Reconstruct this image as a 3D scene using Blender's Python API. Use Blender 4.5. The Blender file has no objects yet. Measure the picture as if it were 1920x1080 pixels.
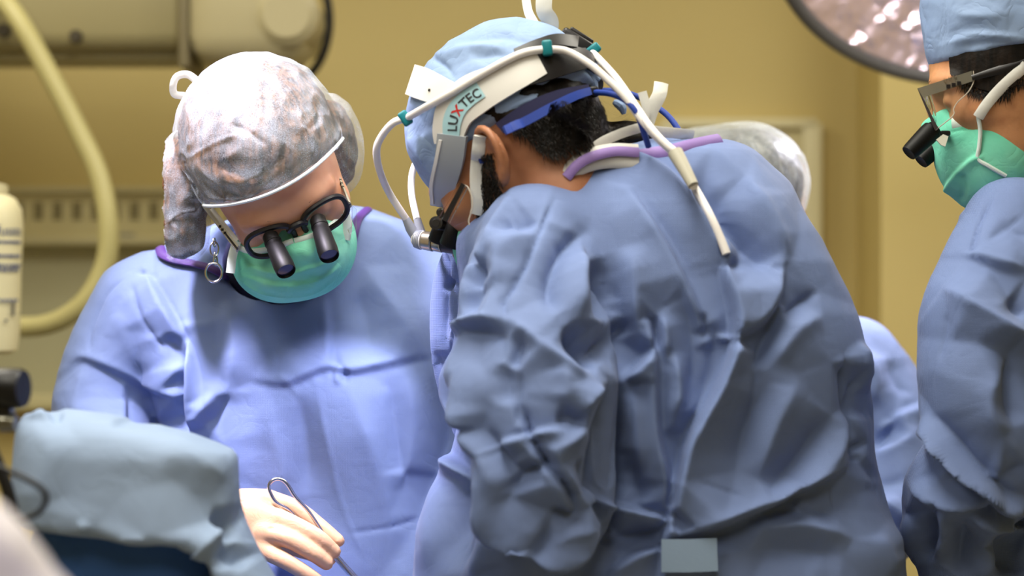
import bpy, bmesh, math, random
import numpy as np
from mathutils import Vector, Matrix, noise

# ------------------------------------------------------------------ camera, world, lights, exposure
SC = bpy.context.scene
COL = SC.collection
FPX = 4800.0                       # focal length in pixels of the 1920 x 1080 frame
CAMZ = 1.35
cam_d = bpy.data.cameras.new('camera'); cam = bpy.data.objects.new('camera', cam_d); COL.objects.link(cam)
cam.location = (0, 0, CAMZ); cam.rotation_euler = (math.pi/2, 0, 0)
cam_d.sensor_width = 36; cam_d.lens = FPX/1920*36
cam_d.dof.use_dof = True; cam_d.dof.focus_distance = 2.93; cam_d.dof.aperture_fstop = 2.9
cam_d.clip_start = 0.05
SC.camera = cam
world = bpy.data.worlds.new('world'); SC.world = world; world.use_nodes = True
world.node_tree.nodes['Background'].inputs[0].default_value = (0.9, 0.85, 0.7, 1)
world.node_tree.nodes['Background'].inputs[1].default_value = 0.0
SC.view_settings.view_transform = 'Standard'; SC.view_settings.look = 'None'
SC.view_settings.gamma = 1; SC.view_settings.use_curve_mapping = False
SC.view_settings.exposure = 0.0

def light(name, kind, loc, target, energy, color, **kw):
    d = bpy.data.lights.new(name, kind); d.energy = energy; d.color = color
    for k, v in kw.items(): setattr(d, k, v)
    o = bpy.data.objects.new(name, d); COL.objects.link(o); o.location = loc
    o.rotation_euler = (Vector(target)-Vector(loc)).to_track_quat('-Z', 'Y').to_euler()
    return o
LAMP_A = (-0.66, 2.60, 2.45); AIM_A = (-0.25, 3.02, 1.24)
light('surgical_lamp_light', 'SPOT', LAMP_A, AIM_A, 400, (0.91, 0.82, 1.0),
      spot_size=math.radians(24), spot_blend=0.5, shadow_soft_size=0.10)
PANELS = [(-1.2, 1.5), (-1.2, 3.4), (1.1, 3.4), (-0.1, 2.4), (0.1, 0.5)]  # last panel is added, a fill that brightens the team from the front
for k, (x, y) in enumerate(PANELS):
    light('ceiling_panel_light', 'AREA', (x, y, 2.72), (x, y, 0), (17, 17, 19, 34, 15)[k], (1.0, 0.955, 0.84), shape='RECTANGLE', size=0.55, size_y=1.15)

# ------------------------------------------------------------------ helpers
def srgb(r, g, b):
    f = lambda c: c/12.92 if c <= 0.04045 else ((c+0.055)/1.055)**2.4
    return (f(r/255), f(g/255), f(b/255), 1.0)

def P(px, py, Y):
    return np.array([(px-960)/FPX*Y, Y, CAMZ-(py-540)/FPX*Y])

def proj(V):
    return np.stack([960+FPX*V[:, 0]/V[:, 1], 540-FPX*(V[:, 2]-CAMZ)/V[:, 1]], 1)

def nrm(v):
    v = np.asarray(v, float); return v/np.linalg.norm(v)

def crom(pts, n=8, closed=False):
    """Catmull-Rom resampling of a list of rows (any number of columns)"""
    A = np.asarray(pts, float)
    if len(A) < 3 and not closed:
        t = np.linspace(0, 1, n+1)[:, None]; return A[0]*(1-t)+A[1]*t
    if closed: Q = np.concatenate([A[-1:], A, A[:2]])
    else: Q = np.concatenate([2*A[:1]-A[1:2], A, 2*A[-1:]-A[-2:-1]])
    out = []
    for i in range(1, len(Q)-2):
        p0, p1, p2, p3 = Q[i-1], Q[i], Q[i+1], Q[i+2]
        for k in range(n):
            t = k/n
            out.append(0.5*((2*p1)+(-p0+p2)*t+(2*p0-5*p1+4*p2-p3)*t*t+(-p0+3*p1-3*p2+p3)*t**3))
    if not closed: out.append(A[-1])
    return np.array(out)

# ------------------------------------------------------------------ materials
MATS = {}
def M(name, col, rough=0.6, metal=0.0, bumps=(), vary=None, spec=0.5, sheen=0.0, trans=0.0, ior=1.45, alpha=1.0,
      emit=None, sss=0.0, coat=0.0):
    """principled material; bumps = [(kind, scale, strength, distance)], vary = (scale, colour2, lo, hi)"""
    if name in MATS: return MATS[name]
    m = bpy.data.materials.new(name); m.use_nodes = True; nt = m.node_tree; b = nt.nodes['Principled BSDF']
    c = srgb(*col)
    b.inputs['Base Color'].default_value = c; b.inputs['Roughness'].default_value = rough
    b.inputs['Metallic'].default_value = metal; b.inputs['Specular IOR Level'].default_value = spec
    b.inputs['Transmission Weight'].default_value = trans; b.inputs['IOR'].default_value = ior
    b.inputs['Alpha'].default_value = alpha; b.inputs['Coat Weight'].default_value = coat
    if sheen: b.inputs['Sheen Weight'].default_value = sheen; b.inputs['Sheen Roughness'].default_value = 0.4
    if sss:
        b.inputs['Subsurface Weight'].default_value = sss; b.inputs['Subsurface Radius'].default_value = (0.010, 0.004, 0.002)
        b.inputs['Subsurface Scale'].default_value = 0.6
    if emit: b.inputs['Emission Color'].default_value = srgb(*emit[0]); b.inputs['Emission Strength'].default_value = emit[1]
    tc = nt.nodes.new('ShaderNodeTexCoord')
    if vary:
        n = nt.nodes.new('ShaderNodeTexNoise'); n.inputs['Scale'].default_value = vary[0]; n.inputs['Detail'].default_value = 4
        r = nt.nodes.new('ShaderNodeValToRGB'); r.color_ramp.elements[0].position = vary[2]; r.color_ramp.elements[1].position = vary[3]
        r.color_ramp.elements[0].color = c; r.color_ramp.elements[1].color = srgb(*vary[1])
        nt.links.new(tc.outputs['Object'], n.inputs['Vector']); nt.links.new(n.outputs['Fac'], r.inputs['Fac'])
        nt.links.new(r.outputs['Color'], b.inputs['Base Color'])
    prev = None
    for kind, scale, strength, dist in bumps:
        if kind == 'noise':
            t = nt.nodes.new('ShaderNodeTexNoise'); t.inputs['Detail'].default_value = 5; out = t.outputs['Fac']
            t.inputs['Scale'].default_value = scale
        elif kind == 'voronoi':
            t = nt.nodes.new('ShaderNodeTexVoronoi'); out = t.outputs['Distance']; t.inputs['Scale'].default_value = scale
        elif kind == 'crease':       # soft ridged crumple
            t = nt.nodes.new('ShaderNodeTexNoise'); t.inputs['Detail'].default_value = 2.5; t.inputs['Scale'].default_value = scale
            t.inputs['Distortion'].default_value = 0.8
            s1 = nt.nodes.new('ShaderNodeMath'); s1.operation = 'SUBTRACT'; s1.inputs[1].default_value = 0.5
            s2 = nt.nodes.new('ShaderNodeMath'); s2.operation = 'ABSOLUTE'
            s3 = nt.nodes.new('ShaderNodeMath'); s3.operation = 'POWER'; s3.inputs[1].default_value = 0.6
            nt.links.new(t.outputs['Fac'], s1.inputs[0]); nt.links.new(s1.outputs[0], s2.inputs[0]); nt.links.new(s2.outputs[0], s3.inputs[0])
            out = s3.outputs[0]
        elif kind == 'weave':        # embossed dots
            t = nt.nodes.new('ShaderNodeSeparateXYZ'); nt.links.new(tc.outputs['Object'], t.inputs[0])
            a = nt.nodes.new('ShaderNodeMath'); a.operation = 'ADD'; nt.links.new(t.outputs['X'], a.inputs[0]); nt.links.new(t.outputs['Z'], a.inputs[1])
            d = nt.nodes.new('ShaderNodeMath'); d.operation = 'SUBTRACT'; nt.links.new(t.outputs['X'], d.inputs[0]); nt.links.new(t.outputs['Z'], d.inputs[1])
            outs = []
            for q in (a, d):
                mu = nt.nodes.new('ShaderNodeMath'); mu.operation = 'MULTIPLY'; mu.inputs[1].default_value = scale
                si = nt.nodes.new('ShaderNodeMath'); si.operation = 'SINE'
                nt.links.new(q.outputs[0], mu.inputs[0]); nt.links.new(mu.outputs[0], si.inputs[0]); outs.append(si)
            f = nt.nodes.new('ShaderNodeMath'); f.operation = 'MULTIPLY'
            nt.links.new(outs[0].outputs[0], f.inputs[0]); nt.links.new(outs[1].outputs[0], f.inputs[1]); out = f.outputs[0]; t = None
        if t: nt.links.new(tc.outputs['Object'], t.inputs['Vector'])
        bp = nt.nodes.new('ShaderNodeBump'); bp.inputs['Strength'].default_value = strength; bp.inputs['Distance'].default_value = dist
        nt.links.new(out, bp.inputs['Height'])
        if prev: nt.links.new(prev.outputs['Normal'], bp.inputs['Normal'])
        prev = bp
    if prev: nt.links.new(prev.outputs['Normal'], b.inputs['Normal'])
    MATS[name] = m
    return m

# ------------------------------------------------------------------ objects
def thing(name, label, cat, loc=(0, 0, 0), group=None, kind=None):
    o = bpy.data.objects.new(name, None); COL.objects.link(o); o.location = loc; o.empty_display_size = 0.05
    tag(o, label, cat, group, kind); return o
def tag(o, label=None, cat=None, group=None, kind=None):
    if label: o['label'] = label
    if cat: o['category'] = cat
    if group: o['group'] = group
    if kind: o['kind'] = kind
    return o
def wloc(o):
    v = Vector((0, 0, 0))
    while o: v = v+o.location; o = o.parent
    return v

def obj(name, V, Fc, mat, parent=None, smooth=True, label=None):
    """one mesh object from world-space vertices"""
    V = np.asarray(V, float)
    me = bpy.data.meshes.new(name)
    if isinstance(Fc, np.ndarray):
        nv, nf, k = len(V), len(Fc), Fc.shape[1]
        off = V.mean(0) if not parent else np.array(wloc(parent))
        me.vertices.add(nv); me.vertices.foreach_set('co', (V-off).astype(np.float32).ravel())
        me.loops.add(nf*k); me.loops.foreach_set('vertex_index', Fc.astype(np.int32).ravel())
        me.polygons.add(nf); me.polygons.foreach_set('loop_start', np.arange(0, nf*k, k, dtype=np.int32))
        me.update(calc_edges=True)
    else:
        off = V.mean(0) if not parent else np.array(wloc(parent))
        me.from_pydata([tuple(v) for v in (V-off)], [], [tuple(int(i) for i in f) for f in Fc])
    me.validate()
    if smooth: me.polygons.foreach_set('use_smooth', np.ones(len(me.polygons), bool))
    me.update()
    o = bpy.data.objects.new(name, me); COL.objects.link(o)
    if parent: o.parent = parent
    else: o.location = off
    if mat:
        for m in (mat if isinstance(mat, (list, tuple)) else [mat]): me.materials.append(m)
    if label: o['label'] = label
    return o

class MB:
    """collects shapes in world space into one mesh"""
    def __init__(s): s.V = []; s.F = []
    def add(s, V, Fc):
        b = len(s.V); s.V.extend([tuple(v) for v in V]); s.F.extend([tuple(int(i)+b for i in f) for f in Fc]); return s
    def box(s, c, size, R=None, bev=0.0):
        c = np.asarray(c, float); h = np.asarray(size, float)/2
        if bev <= 0:
            C = np.array([[x, y, z] for x in (-1, 1) for y in (-1, 1) for z in (-1, 1)])*h
            Fc = [(0, 1, 3, 2), (4, 6, 7, 5), (0, 4, 5, 1), (2, 3, 7, 6), (0, 2, 6, 4), (1, 5, 7, 3)]
        else:
            bm = bmesh.new(); bmesh.ops.create_cube(bm, size=1)
            for v in bm.verts: v.co = Vector([v.co[i]*2*h[i] for i in range(3)])
            bmesh.ops.bevel(bm, geom=bm.edges[:], offset=min(bev, min(h)*0.9), segments=3, affect='EDGES', profile=0.5)
            bm.verts.index_update()
            C = np.array([v.co[:] for v in bm.verts]); Fc = [[v.index for v in f.verts] for f in bm.faces]; bm.free()
        if R is not None: C = C@np.asarray(R).T
        return s.add(C+c, Fc)
    def tube(s, pts, r, n=10, closed=False, flat=1.0, nhint=None):
        A = np.asarray(pts, float); m = len(A); r = np.broadcast_to(np.asarray(r, float), (m,))
        T = np.gradient(A, axis=0) if not closed else (np.roll(A, -1, 0)-np.roll(A, 1, 0))
        T /= np.linalg.norm(T, axis=1)[:, None]+1e-12
        u = np.asarray(nhint, float) if nhint is not None else (np.array([0, 0, 1.]) if abs(T[0][2]) < 0.9 else np.array([1., 0, 0]))
        V = []
        for i in range(m):
            u = u-T[i]*u.dot(T[i]); u /= np.linalg.norm(u); w = np.cross(T[i], u)
            for k in range(n):
                a = 2*math.pi*k/n; V.append(A[i]+r[i]*(math.cos(a)*u*flat+math.sin(a)*w))
        Fc = []
        for i in range(m if closed else m-1):
            for k in range(n):
                j = (i+1) % m; Fc.append((i*n+k, i*n+(k+1) % n, j*n+(k+1) % n, j*n+k))
        if not closed:
            Fc.append(tuple(range(n-1, -1, -1))); Fc.append(tuple((m-1)*n+k for k in range(n)))
        return s.add(V, Fc)
    def lathe(s, c, axis, prof, n=28, capa=True, capb=True):
        """prof = [(distance along axis, radius)]"""
        ax = nrm(axis); u = nrm(np.cross(ax, [0.3, 0.2, 0.9])); w = np.cross(ax, u); c = np.asarray(c, float)
        V = []; Fc = []
        for t, r in prof:
            for k in range(n):
                a = 2*math.pi*k/n; V.append(c+ax*t+r*(math.cos(a)*u+math.sin(a)*w))
        for i in range(len(prof)-1):
            for k in range(n): Fc.append((i*n+k, i*n+(k+1) % n, (i+1)*n+(k+1) % n, (i+1)*n+k))
        if capa: Fc.append(tuple(range(n-1, -1, -1)))
        if capb: Fc.append(tuple((len(prof)-1)*n+k for k in range(n)))
        return s.add(V, Fc)
    def prism(s, poly, axis_u, axis_v, c, depth):
        """2-D polygon extruded along u x v by depth (centred)"""
        u = np.asarray(axis_u, float); v = np.asarray(axis_v, float); w = nrm(np.cross(u, v)); c = np.asarray(c, float)
        n = len(poly)
        V = [c+u*a+v*b-w*depth/2 for a, b in poly]+[c+u*a+v*b+w*depth/2 for a, b in poly]
        Fc = [tuple(range(n-1, -1, -1)), tuple(range(n, 2*n))]+[(i, (i+1) % n, n+(i+1) % n, n+i) for i in range(n)]
        return s.add(V, Fc)
    def build(s, name, mat, parent=None, smooth=True, label=None):
        o = obj(name, np.array(s.V), s.F, mat, parent, smooth, label)
        if smooth:
            try: o.data.set_sharp_from_angle(angle=math.radians(40))
            except Exception: pass
        return o

# ------------------------------------------------------------------ signed distance shapes
def smin(a, b, k):
    h = np.clip(0.5+0.5*(b-a)/k, 0, 1); return b*(1-h)+a*h-k*h*(1-h)
def smax(a, b, k): return -smin(-a, -b, k)
def ell(c, r, R=None):
    c = np.asarray(c, np.float32); r = np.asarray(r, np.float32); R = None if R is None else np.asarray(R, np.float32)
    def f(p):
        q = p-c
        if R is not None: q = q@R
        k0 = np.sqrt(((q/r)**2).sum(1)); k1 = np.sqrt(((q/(r*r))**2).sum(1))
        return k0*(k0-1)/np.maximum(k1, 1e-6)
    return f
def tube_sdf(pts, radii, n=4):
    A = crom(np.c_[np.asarray(pts, float), np.asarray(radii, float)], n).astype(np.float32)
    bc = (A[:, :3].max(0)+A[:, :3].min(0))/2; br = np.linalg.norm(A[:, :3]-bc, axis=1).max()+A[:, 3].max()
    def f(p):
        far = np.sqrt(((p-bc)**2).sum(1))-br                      # outside the bounding ball the ball will do
        nearby = far < .07
        if nearby.all(): return g(p)
        far = far+.0
        if nearby.any(): far[nearby] = g(p[nearby])
        return far
    def g(p):
        d = None
        for i in range(len(A)-1):
            a, b = A[i, :3], A[i+1, :3]; ba = b-a; L = max(float(ba@ba), 1e-12)
            h = np.clip(((p-a)@ba)/L, 0, 1)
            q = np.sqrt(((p-a-h[:, None]*ba)**2).sum(1))-(A[i, 3]+(A[i+1, 3]-A[i, 3])*h)
            d = q if d is None else np.minimum(d, q)
        return d
    return f
def stack_sdf(rows, ex=2.4):
    """rows (py, px_left, px_right, Y centre, half depth): a lofted trunk, one ellipse-like ring per height"""
    R = []
    for py, xl, xr, Y, b in rows:
        c = P((xl+xr)/2, py, Y); R.append((c[2], c[0], Y, (xr-xl)/2/FPX*Y, b))
    A = crom(R, 6)[::-1]; z = A[:, 0]; o = np.argsort(z); A = A[o]; z = A[:, 0]
    def f(p):
        zz = p[:, 2]; cx, cy, a, b = (np.interp(zz, z, A[:, k]).astype(np.float32) for k in (1, 2, 3, 4))
        k = (np.abs((p[:, 0]-cx)/a)**ex+np.abs((p[:, 1]-cy)/b)**ex)**(1/ex)
        d = (k-1)*np.minimum(a, b)
        return smax(d, np.maximum(zz-z[-1], z[0]-zz), 0.02)
    return f
def bounded(f, c, r):
    c = np.asarray(c, np.float32)
    def g(p):
        far = np.sqrt(((p-c)**2).sum(1))-np.float32(r); m = far < .06
        if m.any(): far[m] = f(p[m])
        return far
    return g
def union(fs, k=0.02):
    def f(p):
        d = fs[0](p)
        for g in fs[1:]:
            kk = k
            if isinstance(g, tuple): g, kk = g
            d = smin(d, g(p), kk)
        return d
    return f

def axis(lo, hi, flo, fhi, fine, coarse):
    """grid coordinates from lo to hi: fine between flo and fhi, coarse outside"""
    a = []
    if flo > lo: a.append(np.linspace(lo, flo, max(2, int((flo-lo)/coarse)+1))[:-1])
    a.append(np.linspace(max(lo, flo), min(hi, fhi), max(2, int((min(hi, fhi)-max(lo, flo))/fine)+1)))
    if fhi < hi: a.append(np.linspace(fhi, hi, max(2, int((hi-fhi)/coarse)+1))[1:])
    return np.concatenate(a).astype(np.float32)

def surfnet(f, xs, ys, zs):
    nx, ny, nz = len(xs), len(ys), len(zs)
    # two levels: a sparse grid first, the full grid only near the surface
    st = 5
    ci = [np.unique(np.r_[np.arange(st//2, n, st), n-1]) for n in (nx, ny, nz)]
    gx, gy, gz = xs[ci[0]], ys[ci[1]], zs[ci[2]]
    pc = np.stack(np.meshgrid(gx, gy, gz, indexing='ij'), -1).reshape(-1, 3).astype(np.float32)
    def ev(p):
        out = np.empty(len(p), np.float32)
        for i in range(0, len(p), 300000): out[i:i+300000] = f(p[i:i+300000])
        return out
    Dc = ev(pc).reshape(len(gx), len(gy), len(gz))
    near = [np.abs(a[:, None]-g[None]).argmin(1) for a, g in ((xs, gx), (ys, gy), (zs, gz))]
    dd = [np.abs(a-g[k]) for a, g, k in ((xs, gx, near[0]), (ys, gy, near[1]), (zs, gz, near[2]))]
    D = Dc[np.ix_(*near)]
    rad = np.sqrt(dd[0][:, None, None]**2+dd[1][None, :, None]**2+dd[2][None, None, :]**2)
    hmax = np.maximum(np.maximum(np.gradient(xs)[:, None, None], np.gradient(ys)[None, :, None]), np.gradient(zs)[None, None, :])
    mk = np.abs(D) < (rad+hmax)*1.7+0.004
    I, J, K = np.nonzero(mk)
    D[I, J, K] = ev(np.stack([xs[I], ys[J], zs[K]], 1).astype(np.float32))
    S = D < 0
    cnt = np.zeros((nx-1, ny-1, nz-1), np.int8)
    for dx in (0, 1):
        for dy in (0, 1):
            for dz in (0, 1): cnt += S[dx:nx-1+dx, dy:ny-1+dy, dz:nz-1+dz]
    act = (cnt > 0) & (cnt < 8); I, J, K = np.nonzero(act); n = len(I)
    idx = -np.ones(act.shape, np.int64); idx[I, J, K] = np.arange(n)
    pos = np.zeros((n, 3)); num = np.zeros(n)
    cor = [(a, b, c) for a in (0, 1) for b in (0, 1) for c in (0, 1)]
    for a in cor:
        for ax in range(3):
            if a[ax]: continue
            b = list(a); b[ax] = 1
            d0 = D[I+a[0], J+a[1], K+a[2]]; d1 = D[I+b[0], J+b[1], K+b[2]]
            cr = (d0 < 0) != (d1 < 0); t = np.where(cr, d0/np.where(cr, d0-d1, 1), 0)
            q0 = np.stack([xs[I+a[0]], ys[J+a[1]], zs[K+a[2]]], 1); q1 = np.stack([xs[I+b[0]], ys[J+b[1]], zs[K+b[2]]], 1)
            pos += np.where(cr[:, None], q0+(q1-q0)*t[:, None], 0); num += cr
    V = pos/num[:, None]
    quads = []
    for ax in range(3):
        s0 = [slice(None)]*3; s1 = [slice(None)]*3; s0[ax] = slice(0, -1); s1[ax] = slice(1, None)
        A, B = S[tuple(s0)], S[tuple(s1)]
        o1, o2 = [(1, 2), (2, 0), (0, 1)][ax]
        for flip in (False, True):
            m = (A & ~B) if not flip else (~A & B)
            E = np.stack(np.nonzero(m), 1)
            ok = (E[:, o1] > 0) & (E[:, o2] > 0) & (E[:, o1] < (nx, ny, nz)[o1]-1) & (E[:, o2] < (nx, ny, nz)[o2]-1)
            E = E[ok]
            def at(d1, d2):
                q = E.copy(); q[:, o1] -= d1; q[:, o2] -= d2; return idx[q[:, 0], q[:, 1], q[:, 2]]
            q = np.stack([at(1, 1), at(0, 1), at(0, 0), at(1, 0)], 1)
            quads.append(q[:, ::-1] if flip else q)
    return V, np.concatenate(quads)

def bbox_grid(lo, hi, h): return [np.arange(l, u+h, h, dtype=np.float32) for l, u in zip(lo, hi)]

def march(f, px, py, y0, y1, off=0.0, it=70):
    """where the sight line of each pixel meets the surface f = off (a thing lying on that surface)"""
    px = np.asarray(px, float).ravel(); py = np.asarray(py, float).ravel()
    d = np.stack([(px-960)/FPX, np.ones_like(px), -(py-540)/FPX], 1)
    t = np.full(len(px), float(y0)); o = np.array([0, 0, CAMZ]); best = t.copy(); bd = np.full(len(px), 9.)
    for _ in range(it):
        v = f((o+d*t[:, None]).astype(np.float32))-off
        b = np.abs(v) < bd; best = np.where(b, t, best); bd = np.minimum(bd, np.abs(v))
        t = np.clip(t+v*0.7, y0, y1)
    return o+d*best[:, None]

def sdf_normal(f, V, e=0.003):
    V = V.astype(np.float32); N = np.zeros_like(V)
    for a in range(3):
        q = V.copy(); q[:, a] += e; r = V.copy(); r[:, a] -= e; N[:, a] = f(q)-f(r)
    return N/np.maximum(np.linalg.norm(N, axis=1)[:, None], 1e-9)

def shell(name, f, G, off, thick, mat, parent, y0, y1, label=None, mirror=None):
    """a thin solid sheet lying on surface f: G is a (nu, nv, 2) grid of pixels"""
    nu, nv = G.shape[:2]
    B = march(f, G[..., 0], G[..., 1], y0, y1, off); N = sdf_normal(f, B)
    return sheet(name, B, N, nu, nv, thick, mat, parent, label, mirror)
def sheet(name, B, N, nu, nv, thick, mat, parent, label=None, mirror=None):
    V = np.concatenate([B, B+N*thick]); n = nu*nv; Fc = []
    g = lambda i, j: i*nv+j
    for i in range(nu-1):
        for j in range(nv-1):
            q = (g(i, j), g(i+1, j), g(i+1, j+1), g(i, j+1)); Fc.append(tuple(x+n for x in q)); Fc.append(q[::-1])
    for i in range(nu-1):
        for j, fl in ((0, 0), (nv-1, 1)):
            a, b = g(i, j), g(i+1, j); q = (a, b, b+n, a+n); Fc.append(q if fl else q[::-1])
    for j in range(nv-1):
        for i, fl in ((0, 1), (nu-1, 0)):
            a, b = g(i, j), g(i, j+1); q = (a, b, b+n, a+n); Fc.append(q if fl else q[::-1])
    if mirror is not None:
        C, L = mirror; sheet(name, B-2*((B-C)@L)[:, None]*L, N-2*(N@L)[:, None]*L, nu, nv, thick, mat, parent, label)
    o = obj(name, V, Fc, mat, parent, True, label)
    bm = bmesh.new(); bm.from_mesh(o.data); bmesh.ops.recalc_face_normals(bm, faces=bm.faces); bm.to_mesh(o.data); bm.free()
    try: o.data.set_sharp_from_angle(angle=math.radians(50))
    except Exception: pass
    return o
def band_grid(pts, nv=5, n=8):
    """pixel strip: pts rows (px, py, width)"""
    A = crom(pts, n); T = np.gradient(A[:, :2], axis=0); T /= np.linalg.norm(T, axis=1)[:, None]
    S = np.stack([-T[:, 1], T[:, 0]], 1); w = np.linspace(-0.5, 0.5, nv)
    return A[:, None, :2]+S[:, None, :]*(w[None, :, None]*A[:, None, 2:3])

# ------------------------------------------------------------------ cloth: folds pressed into a garment along drawn lines
def vnormals(V, Q):
    n = np.cross(V[Q[:, 2]]-V[Q[:, 0]], V[Q[:, 3]]-V[Q[:, 1]]); N = np.zeros_like(V)
    for k in range(4): np.add.at(N, Q[:, k], n)
    return N/np.maximum(np.linalg.norm(N, axis=1)[:, None], 1e-12)
def subdivide(V, Q):
    """one level of quad subdivision with smoothing (Catmull-Clark)"""
    E = np.concatenate([Q[:, [k, (k+1) % 4]] for k in range(4)]); Es = np.sort(E, 1)
    key = Es[:, 0].astype(np.int64)*len(V)+Es[:, 1]
    uq, inv = np.unique(key, return_inverse=True); ea, eb = uq//len(V), uq % len(V)
    nq = len(Q); fp = V[Q].mean(1); nE = len(uq)
    es = np.zeros((nE, 3)); ec = np.zeros(nE); fi = np.tile(np.arange(nq), 4)
    np.add.at(es, inv, fp[fi]); np.add.at(ec, inv, 1)
    mid = (V[ea]+V[eb])/2; ep = (mid*2+es)/(2+ec)[:, None]
    n = np.zeros(len(V)); fs = np.zeros_like(V); ms = np.zeros_like(V); en = np.zeros(len(V))
    for k in range(4): np.add.at(n, Q[:, k], 1); np.add.at(fs, Q[:, k], fp)
    for a in (ea, eb): np.add.at(ms, a, mid); np.add.at(en, a, 1)
    nn = np.maximum(n, 1)[:, None]; vp = (fs/nn+2*ms/np.maximum(en, 1)[:, None]+(nn-3)*V)/nn
    nv = len(V); W = np.concatenate([vp, ep, fp]); e = inv.reshape(4, nq)+nv; f = np.arange(nq)+nv+nE
    R = np.concatenate([np.stack([Q[:, k], e[k], f, e[(k-1) % 4]], 1) for k in range(4)])
    return W, R

def tent_field(strokes, seed=0, spacing=78, jitter=1.6, blur=4):
    """cloth pulled taut between crest and valley lines: heights on the lines, flat facets between them"""
    from mathutils.geometry import delaunay_2d_cdt
    pts = []; hs = []
    def line(A, h, off=0.0):
        L = np.r_[0, np.cumsum(np.linalg.norm(np.diff(A, axis=0), axis=1))]; n = max(3, int(L[-1]/8)); s = np.linspace(0, L[-1], n+1)
        B = np.stack([np.interp(s, L, A[:, 0]), np.interp(s, L, A[:, 1])], 1); T = np.gradient(B, axis=0); T /= np.linalg.norm(T, axis=1)[:, None]+1e-9
        B = B+np.stack([T[:, 1], -T[:, 0]], 1)*off; t = s/L[-1]; f = np.clip(np.minimum(t, 1-t)/.3, 0, 1)
        for q, w in zip(B, f): pts.append(q); hs.append(h*(.2+.8*w))
    for kind, w, amp, P_ in strokes:
        if kind == 'g': continue
        A = crom(P_, 6)
        if kind in 'rk': line(A, amp)
        elif kind == 'v': line(A, -amp)
        else: line(A, amp, 6.0); line(A, -amp*.5, -6.0)
    pts = np.array(pts); hs = np.array(hs); lo = pts.min(0)-160; hi = pts.max(0)+160
    rng = np.random.default_rng(seed); gx = np.arange(lo[0], hi[0]+1, spacing); gy = np.arange(lo[1], hi[1]+1, spacing)
    G = np.stack(np.meshgrid(gx, gy), -1).reshape(-1, 2)+rng.uniform(-.3, .3, (len(gx)*len(gy), 2))*spacing
    d = np.sqrt(((G[:, None]-pts[None])**2).sum(2)).min(1); G = G[d > spacing*.5]
    edge = (np.abs(G-lo).min(1) < spacing*.8) | (np.abs(hi-G).min(1) < spacing*.8)
    hg = np.where(edge, 0, rng.normal(0, jitter, len(G)))
    A = np.concatenate([pts, G]); Hh = np.r_[hs, hg]
    vo, _, fo, orig, _, _ = delaunay_2d_cdt([Vector(q) for q in A], [], [], 0, .5)
    vv = np.array([v[:] for v in vo]); hv = np.array([np.mean(Hh[o]) if len(o) else 0 for o in orig])
    res = 2.0; nx, ny = int((hi[0]-lo[0])/res)+2, int((hi[1]-lo[1])/res)+2; Z = np.zeros((ny, nx))
    for f in fo:
        a_, b_, c_ = vv[list(f)[:3]]; x0, y0 = np.floor((np.minimum(np.minimum(a_, b_), c_)-lo)/res).astype(int); x1, y1 = np.ceil((np.maximum(np.maximum(a_, b_), c_)-lo)/res).astype(int)
        x0, y0 = max(x0, 0), max(y0, 0); x1, y1 = min(x1, nx-1), min(y1, ny-1)
        if x1 < x0 or y1 < y0: continue
        X, Y = np.meshgrid(lo[0]+np.arange(x0, x1+1)*res, lo[1]+np.arange(y0, y1+1)*res)
        den = (b_[1]-c_[1])*(a_[0]-c_[0])+(c_[0]-b_[0])*(a_[1]-c_[1])
        if abs(den) < 1e-9: continue
        l1 = ((b_[1]-c_[1])*(X-c_[0])+(c_[0]-b_[0])*(Y-c_[1]))/den; l2 = ((c_[1]-a_[1])*(X-c_[0])+(a_[0]-c_[0])*(Y-c_[1]))/den; l3 = 1-l1-l2
        m = (l1 > -1e-6) & (l2 > -1e-6) & (l3 > -1e-6); i0, i1, i2 = list(f)[:3]
        Zs = Z[y0:y1+1, x0:x1+1]; Zs[m] = (l1*hv[i0]+l2*hv[i1]+l3*hv[i2])[m]
    for _ in range(blur):
        for ax in (0, 1): Z = (np.roll(Z, 1, ax)+2*Z+np.roll(Z, -1, ax))/4
    def sample(q):
        u = np.clip((q-lo)/res, 0, [nx-1.001, ny-1.001]); k = u.astype(int); w = u-k
        z = Z[k[:, 1], k[:, 0]]*(1-w[:, 0])*(1-w[:, 1])+Z[k[:, 1], k[:, 0]+1]*w[:, 0]*(1-w[:, 1])+Z[k[:, 1]+1, k[:, 0]]*(1-w[:, 0])*w[:, 1]+Z[k[:, 1]+1, k[:, 0]+1]*w[:, 0]*w[:, 1]
        e = np.clip(np.minimum(np.minimum(u[:, 0], nx-2-u[:, 0]), np.minimum(u[:, 1], ny-2-u[:, 1]))/20, 0, 1); return z*e
    return sample

def taut(V, N, strokes, gain=1.0, seed=0, soft=.35, **kw):
    """taut facets from every line plus a little of the soft fold profile"""
    tc = np.array([0, 0, CAMZ])-V; tc /= np.linalg.norm(tc, axis=1)[:, None]
    face = np.clip(((N*tc).sum(1)+.1)/.4, 0, 1)
    D = tent_field(strokes, seed, **kw)(proj(V))*.001*face*gain
    thin = [s for s in strokes if s[0] == 'g']; rest = [s for s in strokes if s[0] != 'g']
    return D+fold(V, N, thin, gain)+fold(V, N, rest, gain*soft)

def largest(V, Q):
    """keep only the largest connected piece"""
    lab = np.arange(len(V))
    while True:
        m = lab[Q].min(1); new = lab.copy()
        for k in range(4): np.minimum.at(new, Q[:, k], m)
        new = new[new]
        if (new == lab).all(): break
        lab = new
    u, c = np.unique(lab, return_counts=True)
    if len(u) == 1: return V, Q
    keep = lab == u[c.argmax()]; idx = np.cumsum(keep)-1
    return V[keep], idx[Q[keep[Q[:, 0]]]]

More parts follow.
